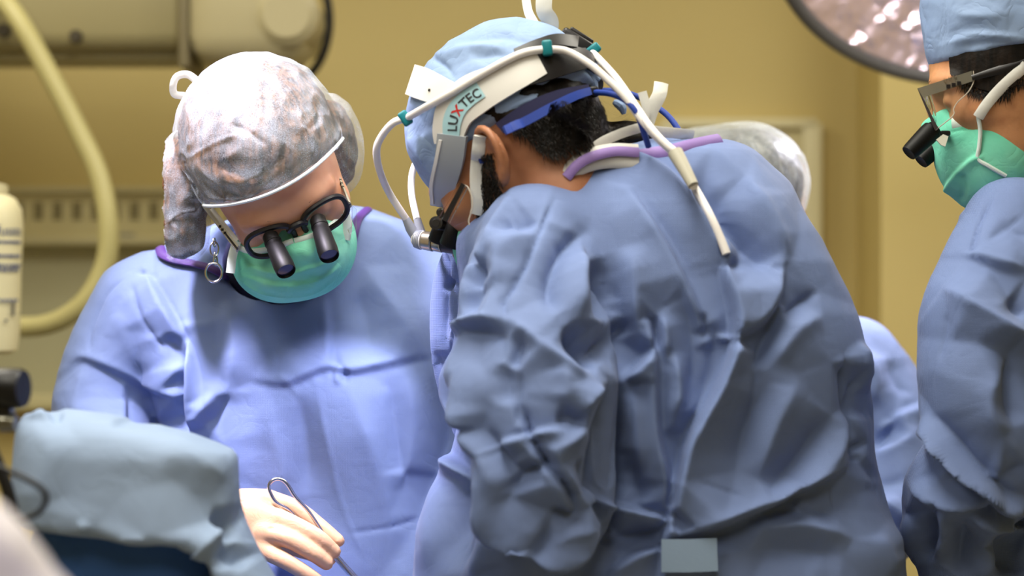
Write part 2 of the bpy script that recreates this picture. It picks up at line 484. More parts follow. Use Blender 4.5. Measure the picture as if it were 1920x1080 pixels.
def fold(V, N, strokes, gain=1.0, zone=None):
    """strokes: (kind, width px, height mm, [(px, py), ...]); r ridge, v valley, s step (left side of the line stands proud)"""
    pp = proj(V); tc = np.array([0, 0, CAMZ])-V; tc /= np.linalg.norm(tc, axis=1)[:, None]
    face = np.clip(((N*tc).sum(1)+0.15)/0.35, 0, 1)
    if zone is not None: face = face*zone
    D = np.zeros(len(V))
    for kind, w, amp, pts in strokes:
        A = crom(pts, 6); lo = A.min(0)-w*4; hi = A.max(0)+w*4
        m = np.nonzero((pp > lo).all(1) & (pp < hi).all(1) & (face > 0))[0]
        if not len(m): continue
        q = pp[m]; bd = np.full(len(m), 1e9); bs = np.zeros(len(m)); bt = np.zeros(len(m)); n = len(A)-1
        for i in range(n):
            a, b = A[i], A[i+1]; ab = b-a; L = max(ab@ab, 1e-9); h = np.clip(((q-a)@ab)/L, 0, 1)
            r = q-a-h[:, None]*ab; d = np.sqrt((r**2).sum(1)); c = d < bd
            bd[c] = d[c]; bs[c] = (ab[0]*r[:, 1]-ab[1]*r[:, 0])[c]; bt[c] = ((i+h)/n)[c]
        fade = np.clip(np.minimum(bt, 1-bt)/0.22, 0, 1); fade = fade*fade*(3-2*fade)
        if kind == 'r': g = np.exp(-(bd/w)**2)
        elif kind == 'v': g = -np.exp(-(bd/w)**2)
        elif kind == 'k': g = np.exp(-bd/w)                     # sharp-crested ridge
        elif kind == 'g': g = -np.exp(-bd/w)                    # sharp groove
        else:
            sd = np.where(bs < 0, bd, -bd)                       # left of travel on screen (y down): proud side
            hh = 0.5*(1+np.tanh(sd/(0.3*w+3.0)))
            g = hh*np.exp(-(np.maximum(bd-2, 0)/(w*2.2))**1.5)-(1-hh)*0.45*np.exp(-(bd/(w*0.9))**1.5)
        D[m] += g*fade*amp*0.001*face[m]
    return D*gain
# ------------------------------------------------------------------ the room
WALLY = 4.9
def quad_wall(name, c, size, mat):
    o = MB().box(c, size).build(name, mat, None, False); tag(o, kind='structure'); return o
m_wall = M('wall_paint', (205, 186, 122), 0.55, bumps=[('noise', 90, 0.15, 0.002)], vary=(1.3, (199, 179, 114), 0.35, 0.7))
m_ceil = M('ceiling_tile', (205, 198, 180), 0.9, bumps=[('noise', 200, 0.3, 0.003)])
m_floor = M('vinyl_floor', (150, 145, 130), 0.35, vary=(3, (138, 132, 118), 0.4, 0.6))
quad_wall('floor', (0, 1.6, -0.05), (6.4, 7.0, 0.1), m_floor)
quad_wall('ceiling', (0, 1.6, 2.85), (6.4, 7.0, 0.1), m_ceil)
quad_wall('wall_back', (0, WALLY+0.05, 1.4), (6.4, 0.1, 2.8), m_wall)
quad_wall('wall_left', (-3.15, 1.6, 1.4), (0.1, 6.6, 2.8), m_wall)
quad_wall('wall_right', (3.15, 1.6, 1.4), (0.1, 6.6, 2.8), m_wall)
quad_wall('wall_front', (0, -1.85, 1.4), (6.2, 0.1, 2.8), m_wall)
# the wall steps forward right of x = 1650 px
xs_ = (1652-960)/FPX*(WALLY-0.32)
quad_wall('wall_pier', ((xs_+3.1)/2, WALLY-0.16, 1.4), (3.1-xs_, 0.32, 2.8), m_wall)
m_panel = M('ceiling_diffuser', (240, 238, 225), 0.5, emit=((255, 246, 222), 2.0))
m_alu = M('brushed_aluminium', (150, 150, 148), 0.35, 0.9)
PLACES = ['over the foreground drape', 'over the headwall rail', 'over the round lamp dish', 'over the bent surgeon', 'added as front fill over the lilac draped stand']
for k, (x, y) in enumerate(PANELS):
    t = thing('ceiling_light', 'flat ceiling light panel with metal frame '+PLACES[k], 'light', (x, y, 2.74), 'ceiling light panels')
    b = MB()
    for sx, sy, w, d in ((0, 1, .62, .03), (0, -1, .62, .03), (1, 0, .03, 1.2), (-1, 0, .03, 1.2)):
        b.box((x+sx*.31, y+sy*.6, 2.775), (w+.03*(sx == 0), d, .05))
    b.build('frame', m_alu, t, False)
    MB().box((x, y, 2.785), (.59, 1.17, .02)).build('diffuser', m_panel, t, False)

# headwall rail with slotted vents, left of the woman
m_cream = M('cream_plastic', (214, 203, 150), 0.5)
m_cream2 = M('cream_enamel', (205, 196, 148), 0.45)
m_dark = M('dark_slot', (112, 101, 66), 0.8)
YB = WALLY
t = thing('headwall_rail', 'long cream headwall rail with rows of small vent slots on the wall', 'wall rail', tuple(P(100, 455, YB-0.03)))
c0, c1 = P(-400, 362, YB-.05), P(420, 455, YB-.05)
b = MB(); b.box(((c0[0]+c1[0])/2, YB-.04, (c0[2]+c1[2])/2), (c1[0]-c0[0], .08, c0[2]-c1[2]), bev=.008); b.build('body', m_cream, t)
for yy, hh in ((358, .012), (452, .014)):
    c = P(10, yy, YB-.05); MB().box((c[0], YB-.045, c[2]), (c1[0]-c0[0], .10, hh), bev=.003).build('edge_strip', m_cream2, t)
for i in range(-3, 10):
    for k in range(4):
        c = P(71+36.2*i, 383+8.5*k, YB-.085); MB().box((c[0], YB-.08, c[2]), (.018, .006, .0045)).build('vent_slot', m_dark, t, False)
c = P(235, 443, YB-.085); MB().box((c[0], YB-.082, c[2]), (.035, .005, .012), bev=.001).build('name_plate', M('grey_plate', (150, 145, 125), .5), t)
# paler wall panel under the rail and a ledge
m_pale = M('pale_panel_paint', (186, 182, 146), 0.5)
c0, c1 = P(-400, 460, YB), P(420, 738, YB)
o = MB().box(((c0[0]+c1[0])/2, YB-.012, (c0[2]+c1[2])/2), (c1[0]-c0[0], .024, c0[2]-c1[2])).build('wall_panel', m_pale, None, False)
tag(o, 'pale grey-green flat panel under the vented headwall rail', 'wall panel')
c = P(10, 752, YB-.05)
o = MB().box((c[0], YB-.05, c[2]), (c1[0]-c0[0], .10, .03), bev=.006).build('wall_ledge', m_cream2, None)
tag(o, 'narrow cream ledge running along the wall below the pale panel', 'ledge')

# board on the wall behind the fourth person
t = thing('notice_board', 'white-framed notice board with red marks hanging on the yellow wall', 'board', tuple(P(1395, 420, YB-.02)))
m_whitep = M('board_face', (206, 196, 150), 0.4); m_frame = M('board_frame', (222, 214, 172), 0.4)
c0, c1 = P(1255, 232, YB-.02), P(1522, 620, YB-.02); cx, cz = (c0[0]+c1[0])/2, (c0[2]+c1[2])/2; w, h = c1[0]-c0[0], c0[2]-c1[2]
MB().box((cx, YB-.012, cz), (w, .02, h)).build('backing', m_whitep, t, False)
for sx, sz, a, b_ in ((0, 1, w, .018), (0, -1, w, .018), (1, 0, .018, h), (-1, 0, .018, h)):
    MB().box((cx+sx*w/2, YB-.02, cz+sz*h/2), (a+.018, .035, b_), bev=.003).build('frame_bar', m_frame, t)
for px, py, ww, hh in ((1505, 318, .016, .022), (1503, 398, .018, .02), (1498, 372, .008, .012)):
    c = P(px, py, YB-.024); MB().box(c, (ww, .003, hh)).build('red_mark', M('red_print', (205, 105, 70), .6), t, False)

# ------------------------------------------------------------------ ceiling boom (upper left), hose, bottle, clamp, cables
m_boom = M('boom_enamel', (152, 142, 102), 0.4); m_boom2 = M('boom_enamel_pale', (180, 170, 132), 0.4)
m_black = M('black_rubber', (14, 14, 15), 0.45); m_knob = M('black_plastic', (17, 17, 19), 0.4)
Y0 = 4.35
t = thing('ceiling_boom', 'beige ceiling boom arm with screw caps and a rounded end joint', 'boom arm', tuple(P(300, 60, Y0)))
def boxpx(x0, y0, x1, y1, Y, d, name, mat, bev=.02):
    a, b = P(x0, y0, Y), P(x1, y1, Y); return MB().box(((a[0]+b[0])/2, Y, (a[2]+b[2])/2), (b[0]-a[0], d, a[2]-b[2]), bev=bev).build(name, mat, t)
boxpx(-260, -110, 372, 104, Y0, .20, 'arm', m_boom, .03)
boxpx(-260, 92, 372, 122, Y0+.01, .15, 'arm_underside', m_boom, .012)
boxpx(362, -110, 585, 132, Y0-.03, .24, 'joint_housing', m_boom2, .05)
boxpx(352, -110, 372, 138, Y0-.005, .25, 'joint_seam', M('seam_grey', (120, 110, 80), .6), .004)
c = P(552, 45, Y0); MB().lathe(c+np.array([0, -.16, 0]), (0, 1, 0), [(0, .038), (.012, .052), (.3, .052), (.312, .038)], 40).build('end_cap', m_boom2, t)
c = P(545, 38, Y0+.02)
arc = [c+np.array([math.cos(a)*.066*1.0, .0, math.sin(a)*.106]) for a in np.linspace(math.radians(75), math.radians(-88), 26)]
MB().tube(arc, .0075, 10).build('rubber_bumper', m_black, t)
for px, py, r in ((138, 66, .011), (550, 40, .012), (2, 55, .012)):
    c = P(px, py, Y0-.15); MB().lathe(c+np.array([0, .03, 0]), (0, -1, 0), [(0, r), (.012, r), (.016, r*.8)], 20).build('screw_cap', M('screw_brown', (60, 52, 35), .5), t)
MB().lathe(P(-260, -140, Y0)+np.array([-.05, 0, -.3]), (0, 0, 1), [(0, .07), (1.5, .07)], 28).build('ceiling_post', m_boom2, t)

Yh = 4.1
hp = crom([P(-70, -70, 4.27), P(-30, -40, 4.2), P(30, 30, Yh+.02), P(88, 130, Yh), P(145, 240, Yh-.01), P(186, 330, Yh-.02), P(203, 420, Yh-.03), P(196, 500, Yh-.03), P(155, 570, Yh-.03), P(90, 608, Yh-.02), P(10, 612, Yh), P(-90, 600, Yh), P(-170, 540, Yh)], 8)
m_hose = M('hose_cream', (182, 173, 118), 0.4, spec=.4)
o = MB().tube(hp, .0165, 14).build('hose', m_hose, None); tag(o, 'thick cream hose hanging from the boom in a long loop', 'hose')

# infusion bottle, cut by the left frame edge
Yb = 3.75
t = thing('infusion_bottle', 'pale infusion bottle with printed blue lettering at the left edge', 'bottle', tuple(P(-40, 660, Yb)))
cb = P(-42, 500, Yb); r = .066; zt = P(0, 362, Yb)[2]; zb = P(0, 664, Yb)[2]; hgt = zt-zb
MB().lathe((cb[0], Yb, zb), (0, 0, 1), [(0, r*.7), (.006, r*.88), (.03, r*.93), (hgt*.5, r*.96), (hgt*.8, r), (hgt*.90, r*.97), (hgt*.965, r*.84), (hgt, r*.62), (hgt+.006, r*.45), (hgt+.012, r*.25)], 40).build('bottle_body', M('bottle_plastic', (226, 218, 178), 0.35, spec=.4), t)
MB().lathe((cb[0], Yb, zt), (0, 0, 1), [(0, r*.68), (.012, r*.66), (.016, r*.4), (.03, r*.35)], 30).build('bottle_neck', M('bottle_cap', (206, 198, 160), .5), t)
MB().lathe((cb[0], Yb, zt+.025), (0, 0, 1), [(0, .004), (.9, .004)], 10).build('hanger', m_alu, t)

def text_geo(body, size, bold=False):
    cu = bpy.data.curves.new('t', 'FONT'); cu.body = body; cu.size = size; cu.align_x = 'LEFT'; cu.resolution_u = 3; cu.offset = .022*size if bold else 0
    o = bpy.data.objects.new('t', cu); COL.objects.link(o)
    dg = bpy.context.evaluated_depsgraph_get(); me = o.evaluated_get(dg).to_mesh()
    V = np.array([v.co[:] for v in me.vertices]); Fc = [tuple(p.vertices) for p in me.polygons]
    o.evaluated_get(dg).to_mesh_clear(); bpy.data.objects.remove(o); bpy.data.curves.remove(cu)
    return V, Fc
m_ink = M('blue_print', (62, 78, 128), .6); m_ink2 = M('pen_ink', (40, 45, 70), .6)
def bottle_text(body, size, px, py, mat, rot=0):
    V, Fc = text_geo(body, size); w = V[:, 0].max()
    a0 = math.asin(max(-.98, min(.98, ((px-960)/FPX*Yb-cb[0])/r))); z0 = P(px, py, Yb-r)[2]
    ang = a0-(w-V[:, 0])/r*1.0; rr = r*1.012
    W = np.stack([cb[0]+np.sin(ang)*rr, Yb-np.cos(ang)*rr, z0+V[:, 1]], 1)
    obj('printed_word', W, Fc, mat, t, False)
bottle_text('Infusate', .021, 44, 440, m_ink)
def bottle_bars(px, py, n, w, h, mat, seed):
    rng = random.Random(seed); a = math.asin(max(-.98, min(.98, ((px-960)/FPX*Yb-cb[0])/r))); z0 = P(px, py, Yb-r)[2]; b = MB(); rr = r*1.01
    for k in range(n):
        ww = w*rng.uniform(.5, 1.3); a0, a1 = a-ww/r, a
        V = [(cb[0]+math.sin(q)*rr, Yb-math.cos(q)*rr, z0+dz) for q in (a0, a1) for dz in (0, h)]; b.add(V, [(0, 2, 3, 1)]); a = a0-.28*w/r
    b.build('print_line', mat, t, False)
for k, y in enumerate((456, 482, 500, 508, 566)): bottle_bars(44-k*1.5, y, 7, .0085, .0042, m_ink, k)
bottle_bars(34, 592, 2, .003, .02, m_ink2, 9); bottle_bars(24, 604, 1, .006, .004, m_ink2, 11)

# clamp knob and black cable near the left edge, in front
Yc = 2.35
t = thing('clamp_knob', 'black plastic clamp knob on a short steel post at the left edge', 'clamp', tuple(P(10, 810, Yc)))
MB().lathe(P(-12, 728, Yc), (1, -.25, 0), [(0, .017), (.003, .0185), (.026, .0185), (.030, .017)], 26).build('knob', m_knob, t)
MB().lathe(P(-45, 728, Yc), (1, -.1, 0), [(0, .010), (.02, .010)], 20).build('knob_stem', m_knob, t)
MB().box(P(-12, 770, Yc+.01), (.035, .03, .03), bev=.004).build('clamp_block', M('dark_steel', (62, 62, 60), .4, .8), t)
MB().lathe(P(2, 792, Yc), (1, -.2, 0), [(0, .0085), (.012, .0085), (.0145, .007)], 20).build('bolt_end', M('steel', (140, 138, 125), .3, .9), t)
MB().lathe(P(-30, 690, Yc+.02), (0, 0, -1), [(0, .008), (1.4-.16, .008)], 16).build('post', M('dark_steel', (62, 62, 60), .4, .8), t)
Yc = 2.2
cp = crom([P(-120, 800, Yc), P(-40, 858, Yc), P(0, 876, Yc), P(50, 898, Yc), P(80, 918, Yc), P(86, 940, Yc), P(70, 962, Yc), P(40, 972, Yc), P(0, 968, Yc), P(-80, 990, Yc), P(-140, 1150, Yc+.02)], 8)
o = MB().tube(cp, .0026, 10).build('cable', m_black, None); tag(o, 'thin black cable bending in a loop in front of the drape', 'cable')
o = MB().tube(crom([P(-28, 818, 2.31), P(0, 880, 2.31), P(22, 950, 2.31), P(40, 1080, 2.31), P(55, 1400, 2.31), P(60, 3345, 2.31)], 6), .006, 10).build('support_rod', m_black, None)
tag(o, 'slim black support rod behind the cable at the left edge', 'rod')

# ------------------------------------------------------------------ the surgical lamps
def surgical_lamp(c, nz, R, label, lit):
    t = thing('surgical_lamp', label, 'lamp', tuple(c)); nz = nrm(nz)
    u = nrm(np.cross(nz, [1, 0.05, 0])); w = np.cross(nz, u); c = np.asarray(c, float)
    prof = [(.012, R*.985), (0.0, R), (-.012, R*1.0), (-.03, R*.98), (-.10, R*.80), (-.155, R*.5), (-.17, R*.2), (-.172, .02)]
    MB().lathe(c, nz, [(a, b) for a, b in prof], 64, capa=False).build('housing', M('lamp_shell', (150, 146, 132), .4), t)
    ring = [c+nz*.004+(math.cos(a)*u+math.sin(a)*w)*R*.985 for a in np.linspace(0, 2*math.pi, 97)[:-1]]
    MB().tube(ring, .0115, 12, closed=True).build('rim', M('lamp_rim', (92, 92, 88), .35, .3), t)
    b = MB(); n, rings = 72, 16; rng = random.Random(4); V = []; Fc = []
    for i in range(rings+1):
        q = i/rings
        for k in range(n):
            a = 2*math.pi*(k+.5*(i % 2))/n; rr = R*.975*(1-q*.97); dep = -.15*(1-(1-q)**2*1.0)*1.0+rng.uniform(-.0025, .0025)
            V.append(c+nz*dep*(.98 if i else 0)+(math.cos(a)*u+math.sin(a)*w)*rr)
    for i in range(rings):
        for k in range(n):
            a, b_, c_, d = i*n+k, i*n+(k+1) % n, (i+1)*n+(k+1) % n, (i+1)*n+k
            Fc += [(a, b_, c_), (a, c_, d)]
    obj('faceted_reflector', V, Fc, M('reflector', (232, 214, 222), .22, .75, bumps=[('voronoi', 45, .5, .004), ('noise', 25, .4, .004)]), t, False)
    MB().lathe(c-nz*.12, nz, [(0, .03), (.05, .036), (.10, .036), (.105, .03)], 30).build('bulb_cover', M('bulb_glass', (255, 250, 240), .3, emit=((255, 250, 245), lit)), t)
    MB().lathe(c+nz*.105-nz*.12, nz, [(0, .02), (.03, .02), (.14, .016), (.15, .012)], 20).build('sterile_handle', M('lamp_handle', (190, 190, 190), .4), t)
    top = c-nz*.17
    MB().tube(crom([top, top-nz*.12, top-nz*.16+np.array([0, 0, .12]), np.array([top[0]+.1, top[1], 2.8])], 8), .022, 14).build('arm', M('lamp_shell', (150, 146, 132), .4), t)
    return t
Yl = 3.75
cl = P(1850, -130, Yl)
surgical_lamp(cl, (-.05, -.64, -.77), 400/FPX*Yl, 'large round surgical lamp dish with a faceted mirror inside grey rim', 6.0)
la = np.array(LAMP_A); nz = nrm(np.array(AIM_A)-la)
surgical_lamp(la-nz*.06, nz, .26, 'round surgical lamp hanging above the operating table, smaller than the tilted dish', 3.0)
light('dish_lamp_light', 'POINT', tuple(cl+np.array([-.01, -.075, -.09])), (0, 0, 0), 5, (1, .94, .96), shadow_soft_size=.03)
light('dish_lamp_beam', 'SPOT', tuple(cl+np.array([-.03, -.09, -.11])), tuple(P(1480, 500, 3.42)), 45, (.86, .84, 1.0), spot_size=math.radians(48), spot_blend=.7, shadow_soft_size=.08)
# ------------------------------------------------------------------ people
GOWN = (112, 138, 186)
def gown_mat(name, col, weave=2400, crum=.5):
    return M(name, col, 0.62, spec=.25, sheen=.12, bumps=[('crease', 22, .25*crum, .006), ('noise', 9, .35*crum, .01), ('weave', weave, .35, .0008)],
             vary=(6, tuple(int(c*.94) for c in col), .35, .7))
m_gown = gown_mat('gown_blue', (114, 133, 180))
m_skin1 = M('skin_fair', (214, 160, 132), .5, sss=.15, bumps=[('noise', 500, .15, .0005)], vary=(25, (200, 140, 112), .4, .7))
m_skin2 = M('skin_brown', (166, 112, 80), .5, sss=.12, bumps=[('noise', 500, .15, .0005)], vary=(30, (150, 98, 68), .4, .7))
m_skin3 = M('skin_tan', (196, 140, 98), .5, sss=.12, bumps=[('noise', 500, .2, .0005)], vary=(60, (172, 116, 78), .45, .75))
m_purple = M('purple_trim', (74, 44, 116), .6, bumps=[('noise', 300, .2, .001)])

def frame(F, U):
    F = nrm(F); U = np.asarray(U, float); U = nrm(U-F*F.dot(U)); return np.stack([np.cross(F, U), F, U], 1)   # columns right, forward, up

def frame_l(L, F):
    L = nrm(L); F = np.asarray(F, float); F = nrm(F-L*L.dot(F)); return np.stack([-L, F, np.cross(-L, F)], 1)

def head_local(sc=1.0, ear=True):
    """head in its own frame: x right, y forward, z up, origin mid-skull"""
    cr = ell((0, -.005, .005), (.076, .098, .098)); face = ell((0, .034, -.05), (.063, .062, .086))
    jaw = ell((0, .040, -.098), (.050, .052, .038)); chin = ell((0, .076, -.118), (.02, .018, .016))
    nose = tube_sdf([(0, .090, -.022), (0, .104, -.045), (0, .114, -.062)], (.0075, .009, .0115))
    def f(q):
        q = q/np.float32(sc); s = q.copy(); s[:, 0] = np.abs(s[:, 0])
        d = smin(cr(q), face(q), .03); d = smin(d, jaw(q), .025); d = smin(d, chin(q), .018)
        d = smin(d, ell((.045, .058, -.047), (.022, .022, .018))(s), .018)             # cheek bones
        d = smin(d, tube_sdf([(0.006, .091, -.010), (.03, .089, -.006), (.052, .072, -.012)], (.008, .009, .007))(s), .012)
        d = smax(d, -ell((.032, .098, -.030), (.019, .016, .013))(s), .012)
        d = smin(d, ell((.031, .079, -.030), (.0135, .0125, .0115))(s), .004)           # eyes under the lids
        d = smin(d, nose(q), .010); d = smin(d, ell((.011, .104, -.064), (.008, .010, .007))(s), .006)
        d = smin(d, ell((0, .094, -.088), (.022, .009, .0045))(q), .006); d = smin(d, ell((0, .093, -.097), (.020, .009, .0055))(q), .006)
        if ear:
            # ear: tilted plate with a rim, a bowl and a lobe
            e = s-np.array([.078, -.014, -.038], np.float32)
            ca, sa = math.cos(.42), math.sin(.42); ex = e[:, 0]*ca+e[:, 1]*sa; ey = -e[:, 0]*sa+e[:, 1]*ca
            cb_, sb_ = math.cos(.2), math.sin(.2); ez = e[:, 2]*cb_-ey*sb_*1.0; ey2 = ey*cb_+e[:, 2]*sb_
            w = np.stack([ex, ey2, ez], 1).astype(np.float32)
            d = smin(d, ell((0.000, -.008, .002), (.006, .017, .029))(w), .006)
            d = smax(d, -ell((.010, -.006, .002), (.010, .0095, .015))(w), .005)
            rim = tube_sdf([(.004, .007, .010), (.006, .004, .026), (.007, -.008, .033), (.008, -.021, .025), (.008, -.025, .008), (.006, -.019, -.012), (.004, -.010, -.024), (.002, -.003, -.026)],
                           (.003, .0038, .0042, .0042, .0040, .0042, .0058, .0045))
            d = smin(d, rim(w), .003); d = smin(d, ell((.003, .006, -.004), (.004, .004, .006))(w), .003)
        return d*np.float32(sc)
    return f
def world_sdf(f, C, R):
    C = np.asarray(C, np.float32); R = np.asarray(R, np.float32)
    return lambda p: f((p-C)@R)
def to_world(V, C, R): return np.asarray(V, float)@np.asarray(R).T+np.asarray(C)

class Human: pass
def make_body(h, skin, neck, hip, arms, legs, gown):
    """one continuous skin: head, neck, trunk, arms and legs"""
    hd = bounded(world_sdf(head_local(h.sc, h.ears), h.C, h.R), h.C, .17)
    nk0 = to_world([(0, -.03, -.06)], h.C, h.R)[0]; nk1 = to_world([(0, -.025, -.11)], h.C, h.R)[0]
    top = union([hd, (tube_sdf([nk0, nk1, neck], (.054*h.sc, .054*h.sc, .060)), .02)])
    parts = [tube_sdf([neck, hip], (.03, .05))]
    parts.append((tube_sdf([neck, (np.asarray(neck)*.5+np.asarray(hip)*.5), hip], (.085, .115, .12)), .04))
    for a in arms:
        parts.append((tube_sdf([neck]+[p for p in a], [.06, .055]+[.045, .04, .035, .03, .028, .028][:len(a)-1]), .03))
    for l in legs:
        parts.append((tube_sdf(l, [.085, .055, .045, .05][:len(l)]), .03))
    low = union(parts)
    f = lambda p: smin(top(p), smax(low(p), gown(p)+.045, .008), .012)
    pts = np.concatenate([np.array(a) for a in arms]+[np.array(l) for l in legs]+[np.array([neck, hip, h.C])])
    lo, hi = pts.min(0)-.15, pts.max(0)+.15; lo[2] = -.05
    c = h.C
    V, Q = surfnet(f, axis(lo[0], hi[0], c[0]-.15, c[0]+.15, .0032, .03), axis(lo[1], hi[1], c[1]-.15, c[1]+.15, .0032, .03),
                   axis(lo[2], max(hi[2], c[2]+.14), c[2]-.2, c[2]+.14, .0032, .03))
    h.head = hd; h.skin_sdf = f
    o = obj('body', V, Q, skin, h.root); return o

def make_gown(h, f, lo, hi, strokes, mat, fine=.0056, zfine=.98, gain=1.0, crumple=1.0, seed=0.0, sub=1):
    V, Q = surfnet(f, axis(lo[0], hi[0], lo[0], hi[0], fine, fine), axis(lo[1], hi[1], lo[1], hi[1], fine*1.15, fine),
                   axis(lo[2], hi[2], zfine, hi[2], fine, .03))
    V, Q = largest(V, Q)
    for _ in range(sub): V, Q = subdivide(V, Q)
    N = vnormals(V, Q)
    if crumple:
        D = np.array([noise.noise(Vector((v[0]*9+seed, v[1]*9, v[2]*5)))*.006+(.5-abs(noise.noise(Vector((v[0]*16+seed, v[1]*16+3, v[2]*9)))))*.004 for v in V])
        tc = np.array([0, 0, CAMZ])-V; tc /= np.linalg.norm(tc, axis=1)[:, None]; away = np.clip(.6-(N*tc).sum(1), 0, 1)
        V = V+N*(D*crumple*(.5+1.2*away))[:, None]; N = vnormals(V, Q)
    if strokes:
        V = V+N*taut(V, N, strokes, gain, int(seed))[:, None]
    h.gown_sdf = f
    return obj('gown', V, Q, mat, h.root)

# --- the woman across the table
W = Human(); W.ears = False; W.sc = 1.0; W.R = frame_l((.90, .03, .43), (.24, -.74, -.63)); W.C = P(503, 303, 2.98)
W.root = thing('person', 'person in puffy white cap, black loupe glasses, mint mask and blue gown', 'person', (-.26, 3.25, 0), 'surgical team in blue gowns')
W.neck = P(545, 500, 3.18); W.hip = np.array([-.25, 3.26, .92])
WY = 3.2
wg = union([stack_sdf([(392, 500, 700, WY+.02, .05), (425, 390, 770, WY+.01, .085), (480, 285, 850, WY, .090), (540, 230, 885, WY, .105), (610, 235, 895, WY, .128), (700, 265, 895, WY, .148),
                       (800, 300, 890, WY, .148), (930, 310, 890, WY, .14), (1080, 290, 900, WY, .15), (1500, 240, 950, WY+.03, .17), (2200, 220, 960, WY+.04, .17)]),
            (tube_sdf([P(280, 590, WY), P(215, 690, WY-.01), P(190, 800, WY-.04), P(205, 930, WY-.12), P(300, 1000, WY-.19), P(360, 992, WY-.205), P(400, 985, WY-.21)], (.075, .068, .062, .062, .055, .047, .038)), .012),
            (tube_sdf([P(820, 580, WY), P(880, 700, WY-.01), P(900, 850, WY-.05), P(860, 1010, WY-.09), P(760, 1130, WY-.12)], (.075, .068, .06, .055, .042)), .012)])
def carve(f, g, k=.01): return lambda p: smax(f(p), -g(p), k)
wg = carve(wg, tube_sdf([P(530, 380, 3.0), P(520, 440, 3.12), P(530, 500, 3.17)], (.09, .085, .04)))
make_body(W, m_skin1, W.neck, W.hip, [[P(270, 600, 3.2), P(200, 800, 3.14), P(215, 980, 3.03), P(330, 1000, 3.0), P(450, 968, 2.985)],
                                       [P(830, 590, 3.2), P(880, 850, 3.15), P(860, 1010, 3.11), P(745, 1130, 3.08)]],
          [[(-.33, 3.26, .88), (-.34, 3.24, .48), (-.34, 3.27, .08), (-.34, 3.18, .04)], [(-.17, 3.26, .88), (-.16, 3.24, .48), (-.16, 3.27, .08), (-.16, 3.18, .04)]], wg)
W_STROKES = [
 ('g', 4, 3, [(240, 516), (203, 549), (177, 604), (169, 638), (171, 667)]), ('s', 5, 5, [(132, 690), (154, 675), (203, 693), (258, 719), (295, 738), (336, 749)]),
 ('v', 8, 16, [(342, 610), (337, 719), (340, 775), (347, 830)]), ('r', 9, 8, [(346, 640), (353, 720), (352, 800)]),
 ('v', 8, 7, [(285, 520), (317, 575), (347, 634), (369, 700), (378, 742)]), ('k', 9, 7, [(270, 505), (300, 560), (330, 620)]),
 ('v', 14, 11, [(305, 625), (322, 660), (334, 690)]), ('g', 5, 4, [(247, 525), (258, 571), (284, 627), (303, 660)]), ('r', 20, 5, [(215, 580), (240, 640), (270, 700)]),
 ('v', 5, 4, [(255, 510), (275, 514), (295, 524)]), ('r', 12, 7, [(402, 735), (380, 775), (347, 799)]), ('v', 9, 6, [(385, 800), (410, 770), (425, 735)]),
 ('s', 8, 6, [(470, 712), (532, 721), (575, 707), (617, 692), (656, 699), (703, 690), (805, 667)]), ('s', 9, 4, [(620, 712), (621, 650), (617, 590), (612, 555)]),
 ('k', 5, 4, [(590, 710), (605, 790), (622, 865), (636, 930), (662, 1000), (690, 1060)]), ('r', 20, 6, [(650, 720), (694, 835), (720, 930), (735, 1040)]),
 ('r', 24, 6, [(490, 740), (510, 810), (530, 880), (525, 960)]), ('v', 22, 5, [(560, 740), (575, 830), (580, 930)]), ('r', 26, 7, [(680, 500), (728, 571), (800, 668)]),
 ('v', 22, 6, [(670, 545), (690, 600), (700, 660)]), ('g', 4, 2, [(642, 1002), (729, 989), (790, 970)]), ('r', 5, 3, [(520, 700), (532, 712), (545, 725)]), ('r', 5, 4, [(626, 690), (632, 705), (630, 722)]),
 ('v', 5, 4, [(642, 690), (648, 706), (650, 722)]), ('r', 22, 7, [(420, 560), (440, 640), (430, 720)]), ('v', 20, 5, [(400, 600), (405, 680), (420, 740)]), ('r', 26, 5, [(760, 700), (770, 800), (750, 920)]),
 ('v', 24, 5, [(735, 700), (745, 800), (760, 900)]), ('r', 10, 5, [(160, 690), (148, 740), (140, 800)]), ('v', 7, 4, [(235, 720), (245, 745), (236, 790)]), ('r', 9, 4, [(228, 745), (235, 775), (225, 810)])]
make_gown(W, wg, P(90, 2200, WY)-np.array([.03, .26, 0]), P(985, 370, WY)+np.array([.03, .20, 0]), W_STROKES, m_gown, gain=1.1, seed=1.)

